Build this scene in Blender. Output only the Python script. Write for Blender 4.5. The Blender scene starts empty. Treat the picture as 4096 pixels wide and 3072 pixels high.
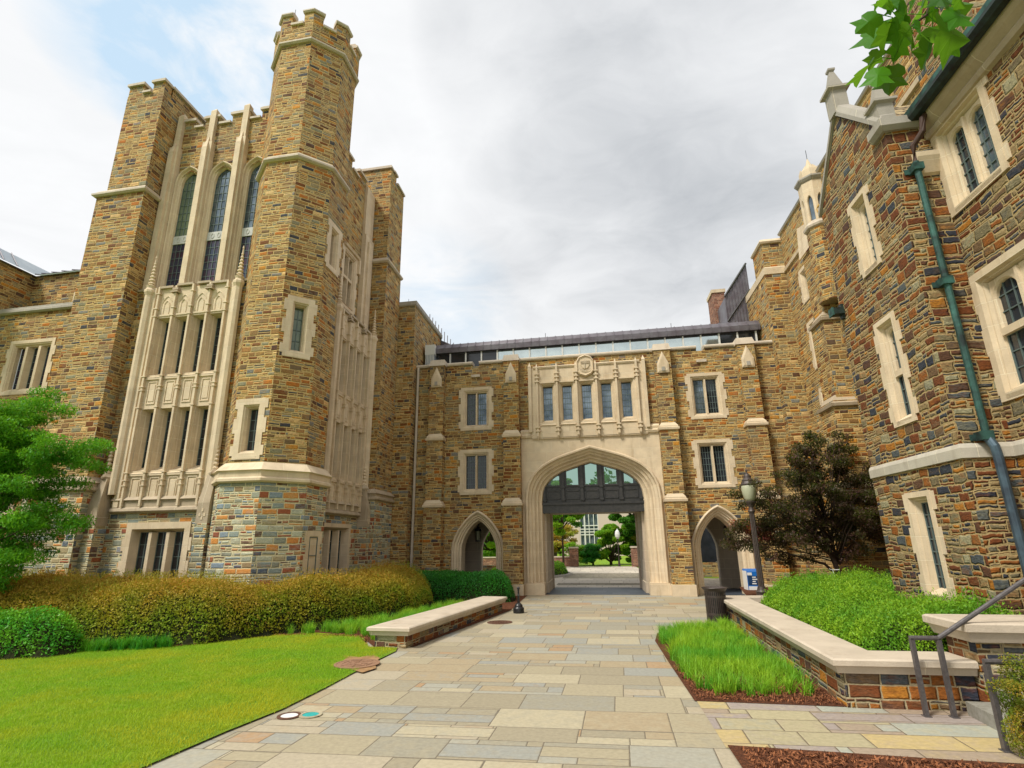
import bpy, math, random
import numpy as np
from mathutils import Vector
random.seed(7); rng=np.random.default_rng(11)
S=bpy.context.scene; COL=S.collection
R=math.radians
# ---------------------------------------------------------------- camera
PIT,ROL,H=R(16.079),R(-0.761),2.1
cam=bpy.data.cameras.new('camera'); co=bpy.data.objects.new('camera',cam); COL.objects.link(co); S.camera=co
cam.sensor_width=36; cam.lens=36*2191.2/4096; cam.clip_end=3000; cam.clip_start=.05
F_=Vector((0,math.cos(PIT),math.sin(PIT))); X_=Vector((1,0,0)); U_=X_.cross(F_)
X2=math.cos(ROL)*X_+math.sin(ROL)*U_; U2=-math.sin(ROL)*X_+math.cos(ROL)*U_
from mathutils import Matrix
m=Matrix((X2,U2,-F_)).transposed().to_4x4(); m.translation=(0,0,H); co.matrix_world=m
# ---------------------------------------------------------------- world, sun, exposure
S.view_settings.view_transform='Standard'; S.view_settings.look='None'; S.view_settings.gamma=1
S.view_settings.exposure=1.1
SUN_EL,SUN_AZ=R(52),R(-128)      # azimuth measured clockwise from +Y
w=bpy.data.worlds.new('World'); S.world=w; w.use_nodes=True; nt=w.node_tree; nt.nodes.clear()
class N:
    def __init__(s,nt): s.nt=nt
    def n(s,t,**k):
        o=s.nt.nodes.new('ShaderNode'+t)
        for a,b in k.items():
            if a=='inp':
                for q,v in b.items():
                    if hasattr(v,'is_linked') or isinstance(v,bpy.types.NodeSocket): s.nt.links.new(v,o.inputs[q])
                    else: o.inputs[q].default_value=v
            else: setattr(o,a,b)
        return o
    def m(s,op,a,b=0.0,c=0.0,clamp=False):
        return s.n('Math',operation=op,use_clamp=clamp,inp={0:a,1:b,2:c}).outputs[0]
    def v(s,op,a,b=(0,0,0)):
        o=s.n('VectorMath',operation=op,inp={0:a,1:b}); return o.outputs['Value' if op in('DOT_PRODUCT','LENGTH') else 0]
    def mix(s,f,a,b,bt='MIX'):
        o=s.n('Mix',data_type='RGBA',blend_type=bt); 
        for i,v in ((0,f),(6,a),(7,b)):
            if isinstance(v,bpy.types.NodeSocket): s.nt.links.new(v,o.inputs[i])
            else: o.inputs[i].default_value=v if i==0 else (tuple(v)+(1,))[:4]
        return o.outputs[2]
    def ramp(s,f,stops,interp='LINEAR'):
        o=s.n('ValToRGB',inp={0:f}); r=o.color_ramp; r.interpolation=interp
        while len(r.elements)<len(stops): r.elements.new(.5)
        for e,(p,c) in zip(r.elements,stops):
            e.position=p; e.color=(tuple(c)+(1,))[:4] if not isinstance(c,(int,float)) else (c,c,c,1)
        return o.outputs[0]
    def noise(s,vec,scale,detail=3,rough=.5,dim='3D'):
        return s.n('TexNoise',noise_dimensions=dim,inp={'Vector':vec,'Scale':scale,'Detail':detail,'Roughness':rough})
    def mr(s,x,a,b,c=0.,d=1.):
        return s.n('MapRange',inp={0:x,1:a,2:b,3:c,4:d}).outputs[0]
q=N(nt)
sky=q.n('TexSky',sky_type='NISHITA',sun_disc=False,sun_elevation=SUN_EL,sun_rotation=SUN_AZ,air_density=1.0,dust_density=.6)
tc=q.n('TexCoord').outputs['Generated']
def rayd(px,py):
    v=F_+X2*((px-2048)/2191.2)-U2*((py-1536)/2191.2); return v.normalized()
sep=q.n('SeparateXYZ',inp={0:tc})
den=q.m('MAXIMUM',sep.outputs[2],.12)
pl=q.n('CombineXYZ',inp={0:q.m('DIVIDE',sep.outputs[0],den),1:q.m('DIVIDE',sep.outputs[1],den)}).outputs[0]
wp=q.n('VectorMath',operation='ADD',inp={0:pl,1:q.v('MULTIPLY',q.n('TexNoise',inp={'Vector':pl,'Scale':1.3,'Detail':3}).outputs['Color'],(.7,.7,0))}).outputs[0]
n1=q.noise(wp,1.25,7,.58).outputs[0]; n2=q.noise(wp,2.6,6,.6).outputs[0]; n3=q.noise(pl,.6,4,.55).outputs[0]
def lobe(px,py,wd):
    d=q.v('DOT_PRODUCT',tc,tuple(rayd(px,py))); return q.mr(d,math.cos(R(wd)),1.0,0,1)
blue=q.m('ADD',q.m('ADD',q.m('MULTIPLY',lobe(640,60,9),.9),q.m('MULTIPLY',lobe(900,330,9),1.0)),q.m('ADD',q.m('MULTIPLY',lobe(1000,560,7),.5),q.m('MULTIPLY',lobe(1750,1250,9),.35)))
bl=q.m('MULTIPLY',q.m('MINIMUM',blue,1.0),q.mr(n2,.36,.62,.0,1.15))
dark=q.m('ADD',q.m('ADD',q.m('MULTIPLY',lobe(2750,620,17),1.),q.m('MULTIPLY',lobe(2500,150,19),.75)),q.m('ADD',q.m('MULTIPLY',lobe(2250,1000,13),.45),q.m('MULTIPLY',lobe(3500,500,22),.35)))
dk=q.m('MULTIPLY',dark,q.m('MULTIPLY',q.mr(n1,.30,.72,.15,1.45),q.mr(n2,.25,.75,.75,1.2)))
dk=q.m('ADD',dk,q.m('MULTIPLY',q.m('MINIMUM',dark,1.),q.mr(n3,.35,.7,.0,.3)))
dk=q.m('MULTIPLY',dk,.5)
dk=q.m('DIVIDE',dk,q.m('ADD',dk,.42))
dk=q.m('MINIMUM',q.m('ADD',q.m('MULTIPLY',dk,q.mr(n1,.3,.7,.65,1.25)),q.mr(n2,.42,.75,0,.16)),1.0)
cloud=q.mix(dk,(4.55,4.6,4.66),(2.2,2.33,2.5))
blsky=q.mix(.2,(2.7,3.85,4.75),sky.outputs[0])
cc=q.mix(q.m('MINIMUM',bl,.8),cloud,blsky)
# below the horizon the world is dull
hz=q.mr(sep.outputs[2],-.06,.02)
cc=q.mix(hz,(1.2,1.2,1.1),cc)
bg=q.n('Background',inp={'Color':cc,'Strength':.1}); out=q.n('OutputWorld'); nt.links.new(bg.outputs[0],out.inputs[0])
sl=bpy.data.lights.new('sun','SUN'); sl.energy=1.9; sl.angle=R(12); sl.color=(1,.95,.86)
so=bpy.data.objects.new('sun',sl); COL.objects.link(so)
sd=Vector((math.sin(SUN_AZ)*math.cos(SUN_EL),math.cos(SUN_AZ)*math.cos(SUN_EL),math.sin(SUN_EL)))
so.rotation_euler=sd.to_track_quat('Z','Y').to_euler(); so.location=(-20,-20,40)
try:
    S.cycles.max_bounces=6; S.cycles.transparent_max_bounces=12; S.cycles.sample_clamp_indirect=6
except Exception: pass
# ---------------------------------------------------------------- site grid (a: along the gatehouse front, b: away from the camera)
K=Vector((-4.5459,25.0508)); DA=Vector((math.cos(R(10.36)),-math.sin(R(10.36)))); DB=Vector((math.sin(R(8.10)),math.cos(R(8.10))))
def W(a,b,z=0.): 
    p=K+DA*a+DB*b; return (p.x,p.y,z)
def px(x,y): return F_+X2*((x-2048)/2191.2)-U2*((y-1536)/2191.2)
class Fr:
    def __init__(s,o,d,mm): s.o=Vector(o); s.d=Vector(d); s.m=Vector(mm)
    def __call__(s,u,n,z):
        p=s.o+s.d*u+s.m*n; return W(p.x,p.y,z)
def front(b): return Fr((0,b),(1,0),(0,-1))        # u=a, faces the camera
def right(a): return Fr((a,0),(0,1),(1,0))         # u=b, faces +a
def left(a): return Fr((a,0),(0,1),(-1,0))         # u=b, faces -a
def seg(p,q_):                                    # from p to q, outward on the right-hand side
    d=(Vector(q_)-Vector(p)); L=d.length; d/=L; return Fr(p,d,(d.y,-d.x)),L
# ---------------------------------------------------------------- materials
MATS={}
def mat(name):
    m_=bpy.data.materials.new(name); m_.use_nodes=True; m_.node_tree.nodes.clear(); k=N(m_.node_tree); MATS[name]=m_; return m_,k
def fin(k,col,rough=.8,bump=None,dist=.02,metal=0,spec=.3,strength=1.,**kw):
    b=k.n('BsdfPrincipled')
    def put(i,v):
        if isinstance(v,bpy.types.NodeSocket): k.nt.links.new(v,b.inputs[i])
        else: b.inputs[i].default_value=(tuple(v)+(1,))[:4] if isinstance(v,tuple) else v
    put('Base Color',col); put('Roughness',rough); put('Metallic',metal); put('Specular IOR Level',spec)
    for a,v in kw.items(): put(a.replace('_',' '),v)
    if bump is not None:
        bn=k.n('Bump',inp={'Height':bump,'Distance':dist,'Strength':strength}); k.nt.links.new(bn.outputs[0],b.inputs['Normal'])
    o=k.n('OutputMaterial'); k.nt.links.new(b.outputs[0],o.inputs[0]); return b
def wallco(k):
    g=k.n('NewGeometry'); P=g.outputs['Position']; Nn=g.outputs['True Normal']
    t=k.v('NORMALIZE',k.n('VectorMath',operation='CROSS_PRODUCT',inp={0:(0,0,1),1:Nn}).outputs[0])
    u=k.v('DOT_PRODUCT',P,t); v=k.n('SeparateXYZ',inp={0:P}).outputs[2]
    return P,u,v
def vor(k,wv,rand,feat):
    return k.n('TexVoronoi',voronoi_dimensions='1D',feature=feat,inp={'W':wv,'Scale':1.0,'Randomness':rand})
def ashlar(name,pal,mortar,ch,ln,joint=.012,split=.45,rough=.85,dist=.02,var=.35,floor=False,jdark=None,warp=.02,grime=0.):
    m_,k=mat(name)
    if floor:
        g=k.n('NewGeometry'); P=g.outputs['Position']
        u=k.v('DOT_PRODUCT',P,(DA.x,DA.y,0)); v=k.v('DOT_PRODUCT',P,(DB.x,DB.y,0))
    else: P,u,v=wallco(k)
    nz=k.noise(P,1.3,2).outputs[0]; nf=k.noise(P,9,2).outputs[0]
    v=k.m('ADD',v,k.m('ADD',k.m('MULTIPLY',k.m('SUBTRACT',nz,.5),warp*3),k.m('MULTIPLY',k.m('SUBTRACT',nf,.5),warp)))
    u=k.m('ADD',u,k.m('MULTIPLY',k.m('SUBTRACT',k.noise(P,7,2).outputs[0],.5),warp*2))
    # long blocks of wall laid with their own coursing
    vc=k.m('DIVIDE',v,ch); uc=k.m('DIVIDE',u,ln)
    e1=vor(k,vc,.85,'DISTANCE_TO_EDGE').outputs['Distance']; c1=vor(k,vc,.85,'F1').outputs['Color']
    s1=k.n('SeparateColor',inp={0:c1})
    uo=k.m('ADD',uc,k.m('MULTIPLY',s1.outputs[0],131.7))
    e2=vor(k,uo,.9,'DISTANCE_TO_EDGE').outputs['Distance']; c2=vor(k,uo,.9,'F1').outputs['Color']
    s2=k.n('SeparateColor',inp={0:c2})
    spl=k.m('LESS_THAN',s2.outputs[1],split)
    vo=k.m('ADD',k.m('MULTIPLY',vc,2.1),k.m('MULTIPLY',s2.outputs[2],53.1))
    e3=vor(k,vo,.75,'DISTANCE_TO_EDGE').outputs['Distance']; c3=vor(k,vo,.75,'F1').outputs['Color']
    s3=k.n('SeparateColor',inp={0:c3})
    e1m=k.m('MULTIPLY',e1,ch); e2m=k.m('MULTIPLY',e2,ln); e3m=k.m('ADD',k.m('MULTIPLY',e3,ch/2.1),k.m('MULTIPLY',k.m('SUBTRACT',1.,spl),9.))
    # long stones of a split pair are cut again
    uo4=k.m('ADD',k.m('MULTIPLY',uo,1.7),k.m('MULTIPLY',s3.outputs[0],71.3))
    e4=vor(k,uo4,.8,'DISTANCE_TO_EDGE').outputs['Distance']; c4=vor(k,uo4,.8,'F1').outputs['Color']; s4=k.n('SeparateColor',inp={0:c4})
    cut=k.m('MULTIPLY',spl,k.m('LESS_THAN',s3.outputs[1],.5))
    e4m=k.m('ADD',k.m('MULTIPLY',e4,ln/1.7),k.m('MULTIPLY',k.m('SUBTRACT',1.,cut),9.))
    ed=k.m('MINIMUM',k.m('MINIMUM',e1m,e2m),k.m('MINIMUM',e3m,e4m))
    ed=k.m('ADD',ed,k.m('MULTIPLY',k.m('SUBTRACT',k.noise(P,30,2).outputs[0],.5),joint*.8))
    mk=k.mr(ed,joint*.55,joint*1.15)          # 0 in the joint, 1 on the stone
    idv=k.n('CombineXYZ',inp={0:k.m('ADD',s2.outputs[0],k.m('MULTIPLY',s1.outputs[1],7.)),1:k.m('MULTIPLY',spl,k.m('ADD',s3.outputs[0],1.)),2:k.m('MULTIPLY',cut,k.m('ADD',s4.outputs[0],1.))}).outputs[0]
    wn=k.n('TexWhiteNoise',noise_dimensions='3D',inp={'Vector':idv}); r=wn.outputs['Value']; rs=k.n('SeparateColor',inp={0:wn.outputs['Color']})
    tot=sum(p_[0] for p_ in pal); acc=0; st=[]
    for wt,c in pal: st.append((acc/tot,c)); acc+=wt
    col=k.ramp(r,st,'CONSTANT')
    # mottling inside each stone
    sc=k.n('VectorMath',operation='MULTIPLY',inp={0:P,1:(1,1,3.0) if not floor else (1,1,1)}).outputs[0]
    mo=k.noise(sc,5.5,5,.62).outputs[0]; mo2=k.noise(sc,19,3,.6)
    col=k.mix(k.m('MULTIPLY',k.mr(mo,.46,.62),.38),col,k.ramp(rs.outputs[1],st[::-1] and st,'CONSTANT'))
    br=k.m('MULTIPLY',k.mr(mo2.outputs[0],.25,.75,1-var,1+var*.9),k.mr(rs.outputs[0],0,1,*((.88,1.08) if floor else (.72,1.25))))
    col=k.mix(1.,col,k.n('CombineColor',inp={0:br,1:br,2:br}).outputs[0],'MULTIPLY')
    mc=k.mix(k.mr(k.noise(P,14,2).outputs[0],.3,.7),mortar,tuple(x*.72 for x in mortar))
    col=k.mix(mk,mc,col)
    if grime:
        gs=k.n('VectorMath',operation='MULTIPLY',inp={0:P,1:(.8,.8,.22)}).outputs[0]
        gm=k.m('MULTIPLY',k.mr(k.noise(gs,1.5,4,.6).outputs[0],.5,.68),grime)
        col=k.mix(gm,col,tuple(x*.32 for x in (.5,.42,.3)))
    hgt=k.m('ADD',k.m('MULTIPLY',k.mr(ed,joint*.5,joint*2.2),.7),k.m('ADD',k.m('MULTIPLY',mo2.outputs[0],.35),k.m('MULTIPLY',rs.outputs[2],.35)))
    fin(k,col,rough,hgt,dist,spec=.25); return m_
PN=[(13,(.39,.24,.10)),(9,(.45,.30,.115)),(13,(.235,.095,.032)),(6,(.53,.20,.032)),(4,(.62,.31,.05)),(9,(.33,.30,.195)),(9,(.27,.285,.215)),(6,(.055,.066,.095)),(7,(.105,.055,.032)),(5,(.19,.22,.245)),(7,(.17,.12,.065)),(4,(.56,.42,.22)),(8,(.30,.17,.07))]
PB=[(14,(.36,.37,.28)),(9,(.29,.34,.31)),(10,(.42,.34,.19)),(9,(.32,.10,.045)),(6,(.56,.24,.06)),(6,(.21,.26,.30)),(5,(.13,.075,.05)),(8,(.40,.40,.29)),(5,(.24,.17,.09)),(4,(.08,.10,.13))]
PR_=[(15,(.24,.075,.024)),(10,(.37,.13,.026)),(6,(.50,.21,.03)),(12,(.125,.062,.038)),(10,(.042,.048,.068)),(8,(.09,.105,.115)),(8,(.20,.17,.10)),(7,(.27,.20,.10)),(4,(.30,.28,.18)),(7,(.15,.095,.05))]
st_new=ashlar('new_stone',[(w_,(c_[0]*.86,c_[1]*.76,c_[2]*.60)) for w_,c_ in PN],(.60,.43,.17),.14,.32,.0135,.5,var=.5,grime=.35)
st_base=ashlar('pale_base_stone',PB,(.68,.60,.36),.165,.36,.0145,.4,var=.35)
st_old=ashlar('old_rough_stone',[(w_,(c_[0]*.82,c_[1]*.80,c_[2]*.74)) for w_,c_ in PR_],(.46,.34,.155),.165,.29,.0125,.5,dist=.04,var=.6,warp=.05)
st_low=ashlar('low_wall_stone',PR_,(.48,.40,.24),.145,.32,.011,.3,dist=.03,var=.5,warp=.02)
PF=[(14,(.40,.35,.25)),(10,(.47,.41,.28)),(9,(.33,.32,.265)),(7,(.30,.335,.345)),(7,(.41,.31,.19)),(6,(.52,.46,.32)),(3,(.42,.22,.10)),(5,(.35,.365,.335)),(5,(.44,.38,.29))]
paving_m=ashlar('flagstone',[(w_,(c_[0]*.5+.155,c_[1]*.5+.135,c_[2]*.5+.09)) for w_,c_ in PF],(.19,.16,.115),.62,.95,.007,.3,rough=.62,dist=.006,var=.14,floor=True,warp=.004)
PF2=[(8,(.38,.30,.22)),(7,(.42,.37,.23)),(6,(.33,.28,.25)),(5,(.46,.36,.17)),(5,(.34,.35,.29))]
paving2_m=ashlar('flagstone_terrace',PF2,(.19,.15,.10),.46,.78,.009,.2,rough=.6,dist=.006,var=.16,floor=True,warp=.004)
PS=[(6,(.055,.068,.088)),(5,(.07,.08,.098)),(4,(.045,.057,.074))]
slate_m=ashlar('slate_floor',PS,(.03,.035,.04),.9,.9,.008,.0,rough=.5,dist=.003,var=.12,floor=True,warp=.0)
PG=[(6,(.48,.42,.34)),(5,(.44,.39,.32)),(4,(.51,.45,.36))]
gran_m=ashlar('pale_pavers',PG,(.20,.17,.13),.85,.8,.014,.0,rough=.7,dist=.004,var=.1,floor=True,warp=.0)
PBK=[(6,(.25,.10,.06)),(5,(.18,.075,.05)),(4,(.30,.14,.085))]
brick_m=ashlar('brick',PBK,(.35,.29,.22),.085,.22,.008,.0,dist=.01,warp=.0)
def limestone(name,base,stain=.5,joints=True,rough=.75,bh=.42,bl_=.75):
    m_,k=mat(name); P,u,v=wallco(k)
    a=k.noise(P,2.2,5,.6).outputs[0]
    vs=k.n('VectorMath',operation='MULTIPLY',inp={0:P,1:(1,1,.16)}).outputs[0]
    s=k.noise(vs,3.2,5,.65).outputs[0]; f=k.noise(P,45,3).outputs[0]
    col=k.mix(k.mr(a,.35,.68),tuple(x*.90 for x in base),tuple(min(1,x*1.12) for x in base))
    col=k.mix(k.m('MULTIPLY',k.mr(s,.55,.76),stain),col,(base[0]*.50,base[1]*.42,base[2]*.33))
    col=k.mix(k.mr(f,.3,.7,0,.14),col,tuple(x*.6 for x in base))
    h=f
    if joints:
        row=k.m('DIVIDE',v,bh); fl=k.m('FLOOR',row); e=k.m('ABSOLUTE',k.m('SUBTRACT',k.m('FRACT',row),.5))
        uu=k.m('ADD',k.m('DIVIDE',u,bl_),k.m('MULTIPLY',k.n('TexWhiteNoise',noise_dimensions='1D',inp={'W':fl}).outputs[0],1.)); e2=k.m('ABSOLUTE',k.m('SUBTRACT',k.m('FRACT',uu),.5))
        jm=k.m('MAXIMUM',k.m('GREATER_THAN',e,.5-.006/bh),k.m('GREATER_THAN',e2,.5-.006/bl_))
        blk=k.n('TexWhiteNoise',noise_dimensions='2D',inp={'Vector':k.n('CombineXYZ',inp={0:fl,1:k.m('FLOOR',uu)}).outputs[0]}).outputs[0]
        col=k.mix(k.mr(blk,0,1,0,.22),col,(base[0]*.72,base[1]*.62,base[2]*.5))
        col=k.mix(k.m('MULTIPLY',jm,.6),col,(.78,.70,.52)); h=k.m('ADD',f,k.m('MULTIPLY',jm,-1.))
    fin(k,col,rough,h,.004,spec=.3); return m_
lime=limestone('limestone',(.66,.54,.375),.55)
lime_dk=limestone('weathered_limestone',(.44,.36,.255),.75,joints=True,bl_=1.2,bh=3.)
cope=limestone('coping_stone',(.56,.485,.385),.55,True,bl_=1.6,bh=3.)
cope_gr=limestone('grey_coping_stone',(.36,.335,.29),.6,True,bl_=1.3,bh=3.)
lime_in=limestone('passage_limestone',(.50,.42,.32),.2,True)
carved=limestone('carved_grey_panel',(.52,.52,.50),.1,False)
def flat(name,c,rough=.5,metal=0.,spec=.4,nscale=0,namt=.2,c2=None,bump=.0,**kw):
    m_,k=mat(name)
    if nscale:
        P=k.n('NewGeometry').outputs['Position']; n_=k.noise(P,nscale,4,.6).outputs[0]
        col=k.mix(k.mr(n_,.35,.68),c,c2 or tuple(x*(1-namt) for x in c)); fin(k,col,rough,n_ if bump else None,bump or .01,metal,spec,**kw)
    else: fin(k,c,rough,None,.01,metal,spec,**kw)
    return m_
lead=flat('lead_cames',(.115,.155,.15),.5,.2)
glass_dk=flat('dark_glass',(.012,.016,.019),.06,0,.6,nscale=.9,c2=(.035,.04,.05))
glass_bl=flat('bluish_glass',(.05,.075,.10),.04,.55,.6,nscale=1.4,c2=(.25,.31,.36))
glass_gr=flat('greenish_glass',(.10,.14,.105),.12,.1,.5,nscale=1.3,c2=(.16,.20,.13))
glass_pu=flat('plum_glass',(.055,.022,.04),.1,.1,.5,nscale=2.2,c2=(.03,.05,.09))
mir=flat('sky_mirroring_glass',(.62,.70,.68),.04,.85,.6,nscale=.8,c2=(.45,.52,.52))
metal_dk=flat('dark_bronze',(.035,.035,.036),.45,.3,.5,nscale=9,c2=(.06,.056,.052),bump=.004)
zinc=flat('zinc_sheet',(.18,.17,.185),.45,.5,.5,nscale=2.5,c2=(.12,.10,.115))
zinc_l=flat('pale_metal_roof',(.38,.42,.44),.4,.4,.5,nscale=1.2,c2=(.30,.34,.37))
frame_w=flat('white_frame',(.62,.62,.58),.5)
blackm=flat('black_iron',(.012,.012,.013),.35,.2,.5,nscale=20,c2=(.03,.03,.03))
brownm=flat('brown_iron',(.050,.036,.030),.45,.2,.5,nscale=18,c2=(.075,.058,.05))
greym=flat('grey_painted_steel',(.085,.075,.075),.45,.3,.5,nscale=25,c2=(.13,.12,.12))
copper=flat('green_copper',(.05,.15,.125),.6,.25,.4,nscale=3.5,c2=(.016,.028,.026),bump=.005)
copper_b=flat('blue_grey_copper',(.075,.12,.155),.45,.4,.5,nscale=4,c2=(.04,.055,.075))
copper_k=flat('black_copper',(.016,.018,.017),.5,.4,.5,nscale=5,c2=(.03,.06,.05))
lampg=flat('frosted_lamp_glass',(.42,.43,.30),.25,0,.5)
bark=flat('bark',(.085,.055,.04),.9,0,.2,nscale=25,c2=(.04,.028,.02),bump=.02)
bluem=flat('blue_plastic',(.01,.14,.48),.4); whitem=flat('white_paint',(.72,.72,.70),.5); tealm=flat('teal_paint',(.02,.42,.40),.5,nscale=60,c2=(.04,.30,.28))
rust=flat('rusty_iron',(.16,.075,.045),.8,.2,.3,nscale=40,c2=(.09,.05,.035),bump=.003)
soil_m,k=mat('mulch'); P=k.n('NewGeometry').outputs['Position']; n_=k.noise(P,38,5,.7).outputs[0]; n2_=k.noise(P,90,2).outputs[0]
fin(k,k.ramp(n_,[(.3,(.045,.018,.010)),(.55,(.16,.055,.022)),(.75,(.30,.115,.045))]),.95,k.m('ADD',n_,n2_),.03)
lawn_m,k=mat('lawn'); P=k.n('NewGeometry').outputs['Position']; n_=k.noise(P,.8,4,.6).outputs[0]; n2_=k.noise(P,55,3,.7).outputs[0]
fin(k,k.mix(k.mr(n2_,.35,.65),k.mix(k.mr(n_,.4,.65),(.17,.34,.012),(.36,.42,.015)),(.10,.20,.010)),.9,n2_,.03)
def leafm(name,c1,c2,c3=None,trans=.45,rough=.5,posn=1.3,zgrad=None):
    m_,k=mat(name); g=k.n('NewGeometry'); rp=g.outputs['Random Per Island']; P=g.outputs['Position']
    col=k.mix(rp,c1,c2)
    if c3: col=k.mix(k.mr(k.noise(P,posn,3,.6).outputs[0],.42,.62),col,c3)
    if zgrad:   # young reddish tips at the top of the plant
        z=k.n('SeparateXYZ',inp={0:P}).outputs[2]; zz=k.m('ADD',z,k.m('MULTIPLY',k.m('SUBTRACT',k.noise(P,1.0,4,.6).outputs[0],.5),zgrad[3]))
        col=k.mix(k.m('MULTIPLY',k.mr(zz,zgrad[0],zgrad[1]),k.mr(rp,0,1,.55,1.)),col,zgrad[2])
    d=k.n('BsdfPrincipled',inp={'Base Color':col,'Roughness':rough,'Specular IOR Level':.25}); t=k.n('BsdfTranslucent',inp={'Color':k.mix(.35,col,(.3,.5,.02))})
    mx=k.n('MixShader',inp={0:trans,1:d.outputs[0],2:t.outputs[0]}); o=k.n('OutputMaterial'); k.nt.links.new(mx.outputs[0],o.inputs[0]); return m_
lf_green=leafm('bright_green_leaves',(.09,.30,.015),(.17,.42,.02),(.28,.46,.02))
lf_hedge=leafm('glossy_hedge_leaves',(.02,.17,.018),(.06,.33,.035),(.04,.22,.04),.3,.35)
lf_left=leafm('vivid_shrub_leaves',(.03,.24,.018),(.09,.42,.03),(.20,.45,.02),.3,.4)
lf_mound=leafm('mound_leaves',(.12,.24,.015),(.36,.44,.03),(.40,.34,.02),.35,.55,1.6,zgrad=(.55,1.45,(.56,.25,.04),1.3))
lf_tips=leafm('reddish_tips',(.46,.22,.05),(.55,.36,.05),(.32,.36,.04),.4,.6,.7)
lf_maple=leafm('purple_maple_leaves',(.045,.020,.018),(.10,.042,.034),(.055,.055,.022),.3,.5,2.)
lf_tip=leafm('red_maple_leaves',(.30,.05,.045),(.42,.12,.04),(.35,.07,.09),.4,.5,2.)
lf_ground=leafm('small_shrub_leaves',(.17,.36,.015),(.34,.54,.03),(.12,.32,.02),.35,.5,1.4)
lf_orange=leafm('orange_green_leaves',(.20,.25,.02),(.50,.28,.04),(.15,.24,.02),.35,.5,3.)
lf_dark=leafm('dark_frond_leaves',(.006,.016,.009),(.012,.03,.014),None,.1,.4)
lf_grass=leafm('grass_blades',(.20,.42,.012),(.36,.56,.02),(.52,.52,.02),.4,.6,.45)
lf_lir=leafm('border_grass_blades',(.07,.32,.02),(.20,.50,.03),(.34,.56,.03),.4,.45,1.1)
lf_far=leafm('far_green_leaves',(.09,.30,.02),(.22,.48,.03),(.28,.48,.02),.5,.6,.7)
lf_fard=leafm('far_dark_leaves',(.03,.15,.015),(.09,.28,.02),(.06,.22,.015),.4,.6,.5)
lf_bigleaf=leafm('broad_leaves',(.02,.10,.006),(.08,.30,.012),None,.55,.4)
shaded_hull_m=flat('shaded_twig_hull',(.030,.032,.012),.95,0,.1,nscale=18,c2=(.012,.015,.006),bump=.05)  # near-black hull colour, the shade between leaves and stems painted in
clg,k=mat('clear_greenish_glass'); clk=k
gl=k.n('BsdfGlossy',inp={'Color':(.85,.9,.9,1),'Roughness':.03}); tr=k.n('BsdfTransparent',inp={'Color':(.30,.46,.38,1)}); fr=k.n('Fresnel',inp={'IOR':1.7})
mx=k.n('MixShader',inp={0:fr.outputs[0],1:tr.outputs[0],2:gl.outputs[0]}); o=k.n('OutputMaterial'); k.nt.links.new(mx.outputs[0],o.inputs[0])
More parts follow.
